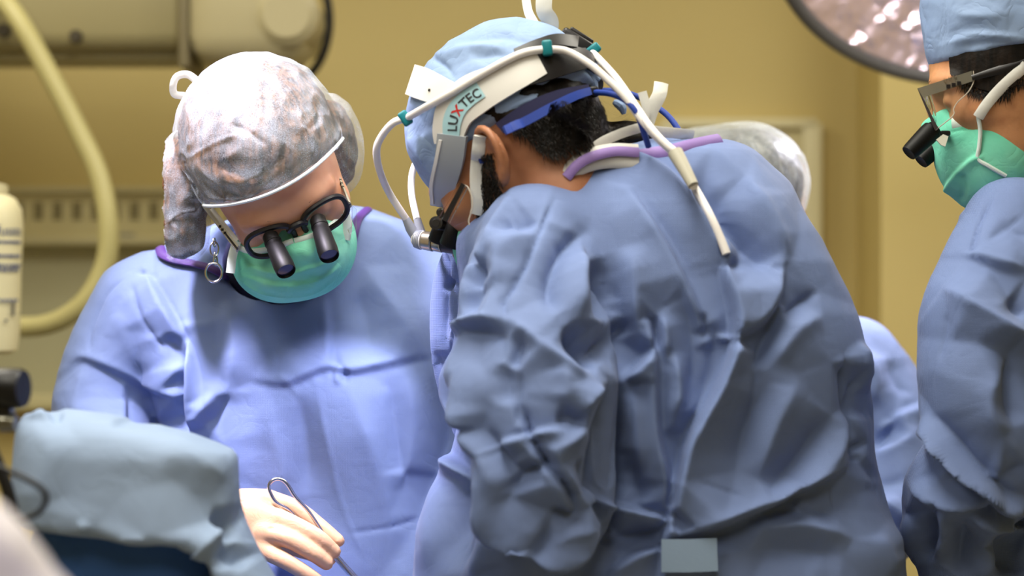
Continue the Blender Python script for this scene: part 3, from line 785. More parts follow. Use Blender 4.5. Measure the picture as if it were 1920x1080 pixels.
# --- the surgeon with the head lamp, back to the camera
S = Human(); S.ears = True; S.sc = 1.06; S.R = frame((-.69, .46, -.56), (-.46, .31, .83)); S.C = P(955, 266, 2.85)
S.root = thing('person', 'person bent forward in blue cap with head lamp, back of blue gown towards us', 'person', (.17, 2.86, 0), 'surgical team in blue gowns')
S.neck = P(1175, 340, 2.86); S.hip = np.array([.16, 2.86, .92])
SY = 2.86
sg = union([stack_sdf([(262, 1235, 1385, SY, .05), (285, 1150, 1420, SY, .075), (335, 1010, 1470, SY, .10), (365, 930, 1487, SY, .115), (400, 884, 1503, SY, .13), (450, 850, 1530, SY, .14), (540, 860, 1572, SY, .15), (640, 858, 1606, SY, .155),
                       (760, 868, 1626, SY, .155), (850, 848, 1632, SY, .155), (950, 808, 1654, SY, .16), (1080, 782, 1690, SY, .17), (1500, 745, 1700, SY, .19), (2200, 735, 1690, SY, .19)], 2.9),
            (tube_sdf([P(1010, 470, SY-.10), P(1000, 590, SY-.15), P(1014, 720, SY-.19), P(1022, 850, SY-.21), P(1048, 935, SY-.21), P(1000, 1000, SY-.17), P(935, 1090, SY-.10), P(820, 1190, SY+.02)], (.070, .080, .080, .076, .056, .060, .056, .046)), .012),
            (tube_sdf([P(966, 428, 2.88), P(922, 466, 2.92), P(897, 545, 2.96), P(893, 640, 2.975), P(900, 720, 2.985), P(915, 800, 2.99)], (.050, .052, .053, .051, .047, .040)), .006)])
make_body(S, m_skin2, S.neck, S.hip, [[P(1010, 500, 2.72), P(1000, 760, 2.64), P(1040, 930, 2.64), P(920, 1010, 2.76), P(780, 1110, 2.92)],
                                       [P(950, 500, 2.98), P(900, 700, 3.02), P(880, 850, 3.03), P(800, 1000, 3.02), P(720, 1120, 3.0)]],
          [[(.08, 2.86, .88), (.06, 2.86, .48), (.07, 2.88, .08), (-.02, 2.90, .04)], [(.24, 2.88, .88), (.24, 2.88, .48), (.25, 2.9, .08), (.16, 2.92, .04)]], sg)
S_STROKES = [
 ('s', 10, 15, [(1355, 455), (1359, 482), (1357, 517), (1371, 571), (1376, 618), (1367, 668), (1340, 730), (1312, 778), (1287, 831), (1275, 880), (1259, 941), (1252, 980), (1243, 1025), (1238, 1100)]),
 ('s', 7, 7, [(1358, 480), (1348, 450), (1313, 392), (1278, 345), (1235, 305), (1190, 280)]), ('v', 19, 15, [(1290, 320), (1345, 380), (1400, 450), (1462, 505)]), ('v', 12, 8, [(1350, 500), (1400, 488), (1450, 492)]),
 ('s', 10, 8, [(1370, 640), (1430, 607), (1461, 560), (1470, 498)]), ('r', 14, 6, [(1395, 330), (1440, 410), (1480, 490)]), ('v', 8, 7, [(1410, 694), (1440, 630), (1466, 575)]), ('v', 7, 7, [(1470, 594), (1500, 570), (1535, 545)]),
 ('r', 18, 6, [(1440, 690), (1490, 620), (1540, 590)]), ('g', 6, 9, [(1578, 655), (1590, 720), (1600, 770), (1604, 815), (1596, 862)]), ('v', 6, 8, [(1617, 700), (1612, 740), (1606, 785)]), ('r', 6, 6, [(1608, 640), (1618, 690), (1622, 720)]),
 ('v', 5, 7, [(1592, 850), (1612, 840), (1632, 826)]), ('v', 4, 6, [(1596, 862), (1612, 860), (1626, 856)]),
 ('s', 9, 14, [(1240, 1020), (1330, 996), (1400, 968), (1458, 944), (1516, 913), (1585, 882)]), ('v', 22, 7, [(1450, 915), (1510, 850), (1560, 780)]), ('r', 20, 6, [(1480, 930), (1560, 860), (1590, 800)]), ('r', 24, 6, [(1420, 900), (1450, 800), (1500, 700)]),
 ('v', 24, 5, [(1380, 880), (1400, 800), (1440, 720)]), ('g', 4, 2, [(1300, 900), (1350, 918), (1400, 935)]), ('g', 4, 2, [(1418, 690), (1414, 740), (1405, 800)]),
 ('s', 9, 10, [(1256, 985), (1255, 901), (1238, 811), (1234, 721), (1230, 640), (1226, 585)]), ('v', 18, 17, [(1058, 612), (1095, 645), (1130, 690)]), ('v', 9, 12, [(1172, 595), (1155, 635), (1128, 680)]),
 ('s', 13, 13, [(1228, 655), (1196, 684), (1168, 712)]), ('v', 17, 18, [(1152, 715), (1150, 800), (1146, 868), (1138, 933), (1138, 1020)]), ('r', 16, 7, [(1185, 720), (1190, 800), (1200, 890)]), ('v', 16, 7, [(1190, 860), (1195, 910), (1205, 945)]),
 ('s', 8, 12, [(1255, 974), (1190, 956), (1130, 940)]), ('v', 6, 9, [(1124, 1015), (1180, 1002), (1252, 990)]), ('s', 7, 8, [(1250, 1025), (1190, 1040), (1130, 1080)]), ('v', 7, 7, [(1150, 1040), (1190, 1010), (1240, 1008)]),
 ('v', 20, 10, [(1105, 485), (1138, 555), (1130, 600)]), ('v', 17, 11, [(1115, 425), (1060, 465), (1033, 527), (1047, 585)]), ('r', 18, 8, [(1092, 470), (1085, 530), (1085, 600)]), ('r', 22, 7, [(1180, 460), (1190, 540), (1195, 620)]),
 ('s', 10, 6, [(1324, 610), (1293, 540), (1247, 450), (1180, 350)]), ('v', 7, 6, [(1318, 585), (1323, 610), (1325, 640)]), ('v', 7, 9, [(1217, 585), (1227, 620), (1231, 660)]), ('r', 8, 6, [(1240, 590), (1248, 625), (1246, 670)]), ('v', 20, 7, [(1280, 560), (1300, 650), (1290, 760)]),
 ('r', 16, 7, [(1265, 660), (1275, 730), (1262, 790)]), ('v', 14, 8, [(1340, 600), (1335, 690), (1300, 770)]),
 ('g', 5, 5, [(1050, 355), (1017, 417), (987, 487), (960, 533), (943, 572), (955, 602)]), ('r', 20, 5, [(960, 420), (940, 480), (925, 540)]), ('v', 14, 6, [(935, 430), (975, 415), (1015, 410)]), ('r', 14, 5, [(915, 480), (960, 460), (1000, 440)]),
 ('s', 8, 6, [(950, 362), (923, 417), (903, 467), (880, 505), (866, 557), (862, 605)]), ('g', 5, 5, [(833, 465), (834, 510), (832, 560), (830, 673)]), ('v', 8, 6, [(825, 545), (832, 540), (838, 520)]), ('v', 9, 10, [(852, 640), (842, 700), (848, 760)]),
 ('v', 8, 9, [(890, 480), (895, 510), (880, 540)]), ('v', 8, 7, [(905, 530), (885, 555), (880, 590)]), ('k', 8, 8, [(845, 640), (862, 608), (900, 600), (945, 602)]), ('v', 13, 6, [(870, 625), (905, 618), (955, 632)]), ('r', 12, 6, [(950, 590), (1000, 640), (1060, 680), (1110, 710)]),
 ('v', 12, 6, [(985, 630), (970, 660), (955, 690)]), ('s', 9, 15, [(846, 630), (861, 742), (879, 803), (892, 868)]), ('s', 10, 22, [(888, 856), (934, 960), (975, 990), (1020, 1023), (1077, 1028), (1128, 990)]),
 ('g', 7, 11, [(973, 750), (991, 811), (1028, 868), (1065, 917), (1088, 972)]), ('r', 9, 6, [(975, 800), (1010, 868), (1050, 925), (1068, 965)]), ('r', 9, 6, [(1015, 820), (1055, 880), (1090, 930)]), ('v', 5, 5, [(976, 690), (970, 740), (967, 800)]),
 ('s', 6, 8, [(1062, 800), (1020, 806), (990, 814), (930, 832)]), ('r', 11, 8, [(886, 805), (938, 893), (960, 930)]), ('v', 12, 6, [(905, 800), (940, 850), (965, 895)]), ('k', 9, 8, [(1080, 780), (1105, 750), (1126, 722)]), ('v', 14, 6, [(1040, 790), (1075, 780), (1100, 800)]),
 ('r', 12, 7, [(1020, 850), (1060, 835), (1100, 800)]), ('v', 12, 7, [(955, 915), (985, 888), (1028, 868)]), ('k', 8, 9, [(1018, 1010), (1050, 992), (1085, 981), (1122, 988)]), ('v', 14, 8, [(1085, 860), (1100, 900), (1112, 950)]), ('v', 12, 6, [(1030, 960), (1060, 965), (1085, 975)]),
 ('r', 18, 1.5, [(900, 680), (920, 720), (915, 770)]), ('v', 16, 5, [(950, 680), (945, 720), (950, 760)]), ('r', 16, 6, [(1040, 690), (1060, 720), (1050, 760)]),
 ('s', 8, 10, [(896, 896), (853, 868), (825, 826), (812, 800)]), ('r', 20, 6, [(935, 985), (910, 1030), (885, 1090)]), ('v', 20, 6, [(860, 900), (870, 980), (860, 1080)]), ('r', 20, 5, [(820, 860), (815, 950), (800, 1080)]),
 ('v', 6, 5, [(1438, 970), (1470, 958), (1500, 961)]), ('v', 5, 4, [(1497, 950), (1530, 955), (1571, 970)]), ('v', 5, 4, [(1563, 898), (1568, 930), (1572, 966)]), ('r', 20, 5, [(1430, 990), (1500, 985), (1600, 1010)]), ('v', 22, 6, [(1400, 1030), (1500, 1030), (1580, 1040)]), ('r', 12, 5, [(1640, 1000), (1660, 1040), (1680, 1080)])]
make_gown(S, sg, P(690, 2200, SY)-np.array([.03, .32, 0]), P(1760, 235, SY)+np.array([.03, .22, 0]), S_STROKES, m_gown, seed=5., gain=1.6)

# --- the man at the right edge
R3 = Human(); R3.ears = True; R3.sc = 1.03; R3.R = frame((-.95, .15, -.27), (-.26, .04, .965)); R3.C = P(1905, 105, 2.92)
R3.root = thing('person', 'person in profile with blue cap, black loupes, mint mask and blue gown at right edge', 'person', (.66, 2.98, 0), 'surgical team in blue gowns')
R3.neck = P(1960, 340, 2.96); R3.hip = np.array([.68, 2.98, .92])
RY = 2.97
rg = union([stack_sdf([(285, 1940, 2010, RY, .06), (310, 1903, 2050, RY, .085), (345, 1862, 2090, RY, .105), (382, 1826, 2140, RY, .12), (405, 1806, 2160, RY, .125), (470, 1806, 2200, RY, .135), (600, 1800, 2230, RY, .14), (800, 1790, 2240, RY, .14), (1080, 1770, 2260, RY, .15), (1500, 1750, 2270, RY, .17), (2200, 1740, 2280, RY, .18)]),
            (tube_sdf([P(1905, 440, RY-.10), P(1862, 560, RY-.14), P(1838, 680, RY-.17), P(1850, 800, RY-.18), P(1850, 880, RY-.17), P(1802, 930, RY-.13), P(1800, 1010, RY-.11), P(1812, 1130, RY-.09)], (.066, .070, .066, .066, .064, .062, .053, .044)), .012)])
make_body(R3, m_skin3, R3.neck, R3.hip, [[P(1890, 450, 2.84), P(1830, 700, 2.80), P(1850, 850, 2.80), P(1760, 960, 2.84), P(1660, 1120, 2.95)],
                                          [P(2000, 480, 3.1), P(1990, 700, 3.14), P(1960, 900, 3.1), P(1850, 1050, 3.05)]],
          [[(.6, 2.96, .88), (.58, 2.96, .48), (.6, 2.98, .08), (.5, 2.98, .04)], [(.76, 2.98, .88), (.76, 2.98, .48), (.77, 3.0, .08), (.68, 3.0, .04)]], rg)
R_STROKES = [
 ('g', 4, 4, [(1863, 370), (1836, 411), (1825, 454), (1820, 484)]), ('s', 5, 5, [(1805, 482), (1829, 485), (1871, 499), (1925, 512)]), ('v', 6, 2.5, [(1925, 400), (1885, 425), (1850, 450)]), ('v', 6, 2.5, [(1935, 445), (1900, 432), (1870, 412)]),
 ('k', 26, 15, [(1770, 540), (1825, 580), (1871, 615), (1940, 665)]), ('v', 14, 6, [(1890, 560), (1905, 580), (1925, 590)]), ('g', 4, 2, [(1782, 590), (1772, 630), (1762, 680)]), ('r', 20, 6, [(1880, 690), (1860, 760), (1880, 820)]),
 ('v', 20, 8, [(1900, 640), (1890, 720), (1900, 800)]), ('s', 12, 20, [(1930, 938), (1889, 937), (1865, 917), (1808, 868), (1775, 827), (1740, 778)]), ('k', 10, 11, [(1705, 900), (1759, 933), (1808, 941), (1845, 952)]), ('v', 14, 11, [(1775, 880), (1815, 905), (1860, 935)]),
 ('v', 8, 6, [(1765, 848), (1780, 858), (1795, 875)]), ('r', 10, 8, [(1816, 962), (1873, 978), (1925, 992)]), ('v', 8, 11, [(1824, 948), (1881, 976), (1925, 985)]), ('k', 12, 9, [(1768, 936), (1776, 986), (1750, 1050)]), ('v', 16, 9, [(1745, 960), (1750, 1010), (1735, 1060)]),
 ('r', 14, 7, [(1700, 960), (1710, 1010), (1700, 1070)]), ('r', 20, 7, [(1830, 1000), (1850, 1040), (1840, 1090)]), ('v', 16, 9, [(1890, 1000), (1880, 1040), (1900, 1080)]), ('v', 18, 8, [(1800, 980), (1805, 1020), (1790, 1080)]), ('v', 10, 6, [(1870, 900), (1900, 890), (1930, 870)])]
make_gown(R3, rg, P(1640, 2200, RY)-np.array([.03, .30, 0]), P(2290, 300, RY)+np.array([.03, .22, 0]), R_STROKES, m_gown, gain=1.55, seed=9., fine=.0062)

# --- the fourth person, bent behind the surgeon
K4 = Human(); K4.ears = False; K4.sc = 1.0; K4.R = frame((-.42, -.5, -.76), (-.3, -.68, .6)); K4.C = P(1385, 400, 3.44)
K4.root = thing('person', 'person bent low behind the surgeon, pleated white cap over grey hair', 'person', (.34, 3.5, 0), 'surgical team in blue gowns')
K4.neck = P(1430, 560, 3.52); K4.hip = np.array([.36, 3.55, .92])
KY = 3.48
kg = union([stack_sdf([(470, 1380, 1500, KY+.02, .05), (500, 1350, 1520, KY, .075), (545, 1320, 1555, KY, .095), (595, 1280, 1592, KY, .11), (640, 1250, 1635, KY, .12), (690, 1240, 1690, KY, .13), (800, 1240, 1700, KY, .14), (1080, 1230, 1690, KY, .15), (1500, 1200, 1700, KY+.05, .17), (2000, 1190, 1710, KY+.06, .17)]),
            (tube_sdf([P(1600, 680, KY-.02), P(1655, 760, KY-.04), P(1665, 860, KY-.08), P(1640, 980, KY-.14), P(1540, 1050, KY-.2)], (.065, .062, .06, .056, .045)), .012)])
make_body(K4, m_skin1, K4.neck, K4.hip, [[P(1620, 680, 3.48), P(1690, 820, 3.44), P(1640, 980, 3.35), P(1500, 1060, 3.25)], [P(1280, 640, 3.48), P(1200, 820, 3.44), P(1150, 960, 3.35), P(1100, 1060, 3.2)]],
          [[(.28, 3.55, .88), (.28, 3.55, .48), (.28, 3.57, .08), (.28, 3.48, .04)], [(.44, 3.55, .88), (.44, 3.55, .48), (.44, 3.57, .08), (.44, 3.48, .04)]], kg)
K_STROKES = [
 ('v', 15, 15, [(1635, 835), (1662, 808), (1682, 782)]), ('s', 8, 8, [(1745, 752), (1690, 774), (1650, 800)]), ('r', 12, 7, [(1640, 860), (1690, 830), (1730, 800)]), ('v', 10, 6, [(1670, 670), (1680, 710), (1700, 745)]), ('r', 14, 6, [(1625, 660), (1640, 710), (1630, 760)]),
 ('k', 8, 9, [(1640, 938), (1670, 955), (1700, 985)]), ('v', 7, 8, [(1650, 960), (1675, 985), (1690, 1020)]), ('v', 10, 7, [(1630, 900), (1660, 905), (1700, 900)]), ('r', 8, 6, [(1660, 930), (1685, 950), (1705, 975)])]
make_gown(K4, kg, P(1150, 2000, KY)-np.array([.03, .28, 0]), P(1800, 480, KY)+np.array([.03, .25, 0]), K_STROKES, m_gown, seed=13., fine=.008)
# ------------------------------------------------------------------ caps, masks, glasses, lamps, gloves
def nets(name, f, lo, hi, hstep, mat, parent, strokes=None, sub=0, gain=1.0, label=None, noise_amp=0.0, nscale=30., keep=None):
    V, Q = surfnet(f, *bbox_grid(lo, hi, hstep))
    for _ in range(sub): V, Q = subdivide(V, Q)
    if noise_amp:
        N = vnormals(V, Q); D = np.array([(.5-abs(noise.noise(Vector(v*nscale)))) for v in V])*noise_amp; V = V+N*D[:, None]
    if strokes:
        N = vnormals(V, Q); V = V+N*(taut(V, N, strokes, gain, 3) if name == 'cloth' else taut(V, N, strokes, gain*.8, 5, spacing=34, jitter=1.1, blur=2) if name == 'surgical_cap' else fold(V, N, strokes, gain))[:, None]
    return obj(name, V, Q, mat, parent, True, label)
def box_of(C, r): return np.asarray(C)-r, np.asarray(C)+r
def local(h, pts): return to_world(np.asarray(pts, float), h.C, h.R)
def lplane(pt, n):
    pt = np.asarray(pt, np.float32); n = nrm(n).astype(np.float32); return lambda q: (q-pt)@n
def hit_plane(pts, pt, n):
    """sight lines of pixels onto a plane in the scene"""
    out = []
    for px, py in pts:
        d = np.array([(px-960)/FPX, 1, -(py-540)/FPX]); o = np.array([0, 0, CAMZ]); out.append(o+d*(np.dot(np.asarray(pt)-o, n)/np.dot(d, n)))
    return np.array(out)
def plate(poly3, thick, name, mat, parent, label=None):
    A = np.asarray(poly3); n = nrm(np.cross(A[1]-A[0], A[2]-A[0])); V = np.concatenate([A-n*thick/2, A+n*thick/2]); k = len(A)
    b = MB(); b.add(V, [tuple(range(k)), tuple(range(2*k-1, k-1, -1))]+[(i, i+k, (i+1) % k+k, (i+1) % k) for i in range(k)])
    o = b.build(name, mat, parent, False, label)
    bm = bmesh.new(); bm.from_mesh(o.data); bmesh.ops.recalc_face_normals(bm, faces=bm.faces); bm.to_mesh(o.data); bm.free(); return o

def veil_mat(name, col, alpha, rough=.6):
    """thin see-through non-woven cloth"""
    m = bpy.data.materials.new(name); m.use_nodes = True; nt = m.node_tree; nt.nodes.clear()
    out = nt.nodes.new('ShaderNodeOutputMaterial'); mix = nt.nodes.new('ShaderNodeMixShader'); tr = nt.nodes.new('ShaderNodeBsdfTransparent')
    mx2 = nt.nodes.new('ShaderNodeMixShader'); df = nt.nodes.new('ShaderNodeBsdfDiffuse'); tl = nt.nodes.new('ShaderNodeBsdfTranslucent')
    gl = nt.nodes.new('ShaderNodeBsdfGlossy'); mx3 = nt.nodes.new('ShaderNodeMixShader')
    for q in (df, tl): q.inputs['Color'].default_value = srgb(*col)
    gl.inputs['Roughness'].default_value = .35; gl.inputs['Color'].default_value = (.9, .95, 1, 1); mx3.inputs[0].default_value = .06
    mx2.inputs[0].default_value = .3
    tc = nt.nodes.new('ShaderNodeTexCoord'); n = nt.nodes.new('ShaderNodeTexNoise'); n.inputs['Scale'].default_value = 28; n.inputs['Detail'].default_value = 6
    n2 = nt.nodes.new('ShaderNodeTexNoise'); n2.inputs['Scale'].default_value = 900; n2.inputs['Detail'].default_value = 2
    ad = nt.nodes.new('ShaderNodeMath'); ad.operation = 'ADD'; mr = nt.nodes.new('ShaderNodeMapRange')
    mr.inputs['From Min'].default_value = .7; mr.inputs['From Max'].default_value = 1.3; mr.inputs['To Min'].default_value = alpha-.16; mr.inputs['To Max'].default_value = alpha+.16
    nt.links.new(tc.outputs['Object'], n.inputs['Vector']); nt.links.new(tc.outputs['Object'], n2.inputs['Vector'])
    nt.links.new(n.outputs['Fac'], ad.inputs[0]); nt.links.new(n2.outputs['Fac'], ad.inputs[1]); nt.links.new(ad.outputs[0], mr.inputs['Value'])
    bp = nt.nodes.new('ShaderNodeBump'); bp.inputs['Strength'].default_value = .5; bp.inputs['Distance'].default_value = .004; nt.links.new(n.outputs['Fac'], bp.inputs['Height'])
    for q in (df, tl, gl): nt.links.new(bp.outputs['Normal'], q.inputs['Normal'])
    L = nt.links.new
    L(df.outputs[0], mx2.inputs[1]); L(tl.outputs[0], mx2.inputs[2]); L(mx2.outputs[0], mx3.inputs[1]); L(gl.outputs[0], mx3.inputs[2])
    L(mr.outputs[0], mix.inputs[0]); L(tr.outputs[0], mix.inputs[1]); L(mx3.outputs[0], mix.inputs[2]); L(mix.outputs[0], out.inputs[0])
    return m
def hair_mat(name, col, col2):
    m = M(name, col, .5, spec=.22, bumps=[('noise', 60, .5, .004)]); nt = m.node_tree; b = nt.nodes['Principled BSDF']
    tc = nt.nodes['Texture Coordinate']; mp = nt.nodes.new('ShaderNodeMapping'); mp.inputs['Scale'].default_value = (1, 1, .12)
    n = nt.nodes.new('ShaderNodeTexNoise'); n.inputs['Scale'].default_value = 160; n.inputs['Detail'].default_value = 4
    r = nt.nodes.new('ShaderNodeValToRGB'); r.color_ramp.elements[0].position = .38; r.color_ramp.elements[1].position = .64
    r.color_ramp.elements[0].color = srgb(*col); r.color_ramp.elements[1].color = srgb(*col2)
    nt.links.new(tc.outputs['Object'], mp.inputs['Vector']); nt.links.new(mp.outputs[0], n.inputs['Vector']); nt.links.new(n.outputs['Fac'], r.inputs['Fac']); nt.links.new(r.outputs['Color'], b.inputs['Base Color'])
    return m
def strands(name, f, poly, n, length, dirpx, mat, parent, y0, y1, seed=1, w=.0004, lift=.35, mirror=None):
    """short hair: thin blades rooted on surface f inside the pixel polygon"""
    rng = np.random.default_rng(seed); A = np.asarray(poly, float); lo, hi = A.min(0), A.max(0); pts = []
    while len(pts) < n:
        q = rng.uniform(lo, hi); c = False; j = len(A)-1
        for i in range(len(A)):
            if (A[i, 1] > q[1]) != (A[j, 1] > q[1]) and q[0] < (A[j, 0]-A[i, 0])*(q[1]-A[i, 1])/(A[j, 1]-A[i, 1])+A[i, 0]: c = not c
            j = i
        if c: pts.append(q)
    q = np.array(pts); B = march(f, q[:, 0], q[:, 1], y0, y1); N = sdf_normal(f, B)
    d = np.array([dirpx[0], 0, -dirpx[1]]); d = nrm(d)
    T = d[None]-N*(N@d)[:, None]; T /= np.linalg.norm(T, axis=1)[:, None]; S_ = np.cross(N, T)
    T = T+S_*rng.normal(0, .22, (n, 1)); L = (length*rng.uniform(.6, 1.25, n))[:, None]; b0 = B-N*.001
    m1 = B+T*L*.5+N*L*lift*.6; e = B+T*L+N*L*lift*.55; sd = S_*w
    V = np.stack([b0-sd, b0+sd, m1+sd*.8, m1-sd*.8, e], 1).reshape(-1, 3); k = np.arange(n)*5
    Fc = [x for i in k for x in ((i, i+1, i+2, i+3), (i+3, i+2, i+4))]
    if mirror is not None:
        C, Lx = mirror; Wd = V-2*((V-C)@Lx)[:, None]*Lx; mm = len(V); V = np.concatenate([V, Wd]); Fc = Fc+[tuple(x+mm for x in t_) for t_ in Fc]
    o = obj(name, V, Fc, mat, parent, False); o['kind'] = 'stuff'; return o

m_glass = M('clear_plastic', (235, 240, 240), .08, trans=1.0, ior=1.2, spec=.5)
m_lens = M('lens_glass', (250, 252, 252), .02, trans=1.0, ior=1.12)
m_mask = M('mask_mint', (112, 205, 176), .7, spec=.2, bumps=[('noise', 130, .25, .002), ('crease', 30, .3, .004)], vary=(12, (140, 218, 192), .4, .7))
m_maskw = M('mask_white_edge', (206, 218, 214), .7, bumps=[('noise', 300, .2, .001)])
m_tie = M('white_tape', (222, 222, 216), .7, bumps=[('noise', 120, .3, .002)])
m_blackf = M('black_frame', (26, 24, 28), .35); m_tube = M('black_anodised', (8, 8, 9), .5, spec=.25)
m_steel = M('steel_bright', (205, 203, 206), .22, 1.0); m_gunm = M('dark_metal', (70, 70, 70), .3, .8)
m_navy = M('navy_cotton', (24, 24, 62), .8, bumps=[('noise', 300, .2, .001)])

# ---------------- the woman's head
rt = W.root
hair_brown = hair_mat('hair_brown', (34, 24, 15), (92, 64, 38))
capw_main = union([ell(P(476, 252, 3.0), (.0915, .098, .080)), (ell(P(495, 205, 3.0), (.070, .085, .062)), .03), (world_sdf(ell((0, -.004, .008), (.091, .114, .113)), W.C, W.R), .02)])
CUT0 = np.array([0, .090, .027]); cutw_ = lplane(CUT0, (0, .60, -.80)); cutw = lambda q: cutw_(q)+2.4*q[:, 0]**2; cw_ = world_sdf(cutw, W.C, W.R)
bul = union([ell(P(612, 262, 3.055), (.040, .05, .055)), (ell(P(632, 305, 3.06), (.0285, .045, .040)), .02)])
bulL = union([ell(P(345, 335, 3.04), (.038, .05, .056)), (ell(P(334, 395, 3.04), (.0325, .045, .050)), .02), (ell(P(343, 446, 3.04), (.029, .037, .028)), .02)])
capw = lambda p: smin(smin(smax(capw_main(p), cw_(p), .006), bul(p), .012), bulL(p), .012)
hair_f = lambda p: smin(smin(smax(capw_main(p)+.006, cw_(p)+.004, .01), bul(p)+.008, .012), bulL(p)+.005, .012)
lo, hi = P(270, 500, 2.85)-np.array([0, .02, .01]), P(700, 90, 3.15)+np.array([.0, .02, .01])
nets('hair', hair_f, lo, hi, .004, hair_brown, rt, sub=1, noise_amp=.004, nscale=45., strokes=[('r', 14, 4, [(350, 300), (400, 330), (470, 345)]), ('v', 8, 4, [(400, 300), (450, 330), (500, 320)]), ('v', 7, 4, [(540, 230), (530, 290), (480, 340)])])
CAPW_STROKES = [('k', 3, 3, [(382, 372), (450, 374), (514, 355), (577, 323), (616, 290)]), ('k', 4, 3, [(350, 300), (400, 270), (450, 250)]), ('v', 4, 2.5, [(430, 230), (470, 250), (500, 275)]),
  ('k', 4, 3, [(560, 230), (585, 260), (590, 300)]), ('v', 5, 3, [(590, 180), (600, 220), (575, 245)]), ('k', 5, 3, [(345, 180), (360, 240), (350, 290)]), ('v', 6, 4, [(338, 290), (350, 330), (372, 370)]), ('k', 4, 3, [(310, 420), (340, 400), (375, 395)]),
  ('k', 4, 3, [(640, 230), (632, 270), (640, 310)]), ('v', 5, 3, [(640, 290), (655, 310), (665, 330)]), ('k', 3, 2, [(420, 170), (430, 220), (425, 270)]), ('k', 3, 2, [(480, 150), (490, 200), (480, 250)]), ('k', 3, 2, [(540, 160), (560, 200), (565, 230)]), ('v', 5, 3, [(320, 330), (315, 380), (330, 430)])]
cap_o = nets('bouffant_cap', capw, lo, hi, .0045, veil_mat('veil_white', (226, 238, 244), .21), rt, sub=1, strokes=CAPW_STROKES, noise_amp=.004, nscale=38., label='see-through white bouffant cap')
# elastic edge and the tape loop
def plane_edge(f, h, p0, e1, e2, a0, a1, n=40, bend=2.4, nv=np.array([0, .6, -.8])):
    """where the cloth meets its cut plane, all round the head"""
    out = []
    for a_ in np.linspace(a0, a1, n):
        dv = math.sin(a_)*np.asarray(e1)+math.cos(a_)*np.asarray(e2); lo_, hi_ = .02, .2
        for _ in range(24):
            m_ = (lo_+hi_)/2; w_ = local(h, [np.asarray(p0)+dv*m_-nv*bend*(m_*math.sin(a_))**2]).astype(np.float32)
            if f(w_)[0] < 0: lo_ = m_
            else: hi_ = m_
        out.append(local(h, [np.asarray(p0)+dv*lo_-nv*bend*(lo_*math.sin(a_))**2])[0])
    return np.array(out)
el = plane_edge(capw_main, W, CUT0-np.array([0, .8, .6])*.1, (1, 0, 0), (0, .8, .6), -1.5, 1.5)
MB().tube(el, .0019, 8).build('elastic_edge', M('elastic_white', (228, 238, 240), .7), cap_o)
lp = crom([P(370, 152, 2.99), P(352, 140, 2.985), P(333, 143, 2.98), P(325, 158, 2.98), P(327, 176, 2.985), P(345, 180, 2.99)], 6)
MB().tube(lp, .0045, 8, flat=.18, nhint=(0, 1, 0)).build('tape_loop', m_tie, cap_o)

# navy scrub collar and purple gown trim
nk = []
for i in range(49):
    a = 2*math.pi*i/48; nk.append((math.cos(a), math.sin(a)))
def ring_collar(f, c, ru, rv, u, v, hgt, thick, name, mat, parent, up, n=64, a0=0, a1=2*math.pi):
    """a band standing on the neck opening"""
    V = []; full = abs(a1-a0-2*math.pi) < 1e-6
    for i in range(n+1):
        a = a0+(a1-a0)*i/n; d = math.cos(a)*u*ru+math.sin(a)*v*rv; o_ = nrm(d)
        for dr, dz in ((0, 0), (thick, 0), (thick*.6, hgt), (-thick*.4, hgt)): V.append(c+d+o_*dr+up*dz+o_*(-.006 if dz else 0))
    Fc = []
    for i in range(n):
        for k in range(4): Fc.append((i*4+k, i*4+(k+1) % 4, (i+1)*4+(k+1) % 4, (i+1)*4+k))
    o = obj(name, V, Fc, mat, parent); 
    bm = bmesh.new(); bm.from_mesh(o.data); bmesh.ops.recalc_face_normals(bm, faces=bm.faces); bm.to_mesh(o.data); bm.free()
    return o
scrub = union([tube_sdf([P(545, 470, 3.12), P(545, 520, 3.18), P(545, 600, 3.2)], (.070, .088, .095))])
nets('scrub_top', carve(scrub, tube_sdf([P(530, 400, 3.06), P(540, 470, 3.13)], (.07, .052))), P(545, 520, 3.16)-.14, P(545, 470, 3.16)+.14, .006, m_navy, rt)
gown_w = [o for o in rt.children if o.name.startswith('gown')][0]
trimL = march(wg, *crom([(300, 466), (306, 478), (330, 488), (362, 494), (395, 503), (425, 520)], 5).T, 2.9, 3.5, .004)
MB().tube(trimL, np.linspace(.0068, .0050, len(trimL)), 10, flat=.55, nhint=(0, -1, .3)).build('collar_trim', m_purple, gown_w)
trimR = march(wg, *crom([(690, 392), (676, 404), (668, 420), (662, 445), (650, 470), (640, 490)], 5).T, 2.9, 3.5, .004)
MB().tube(trimR, .0056, 10, flat=.55, nhint=(0, -1, .3)).build('collar_trim', m_purple, gown_w)

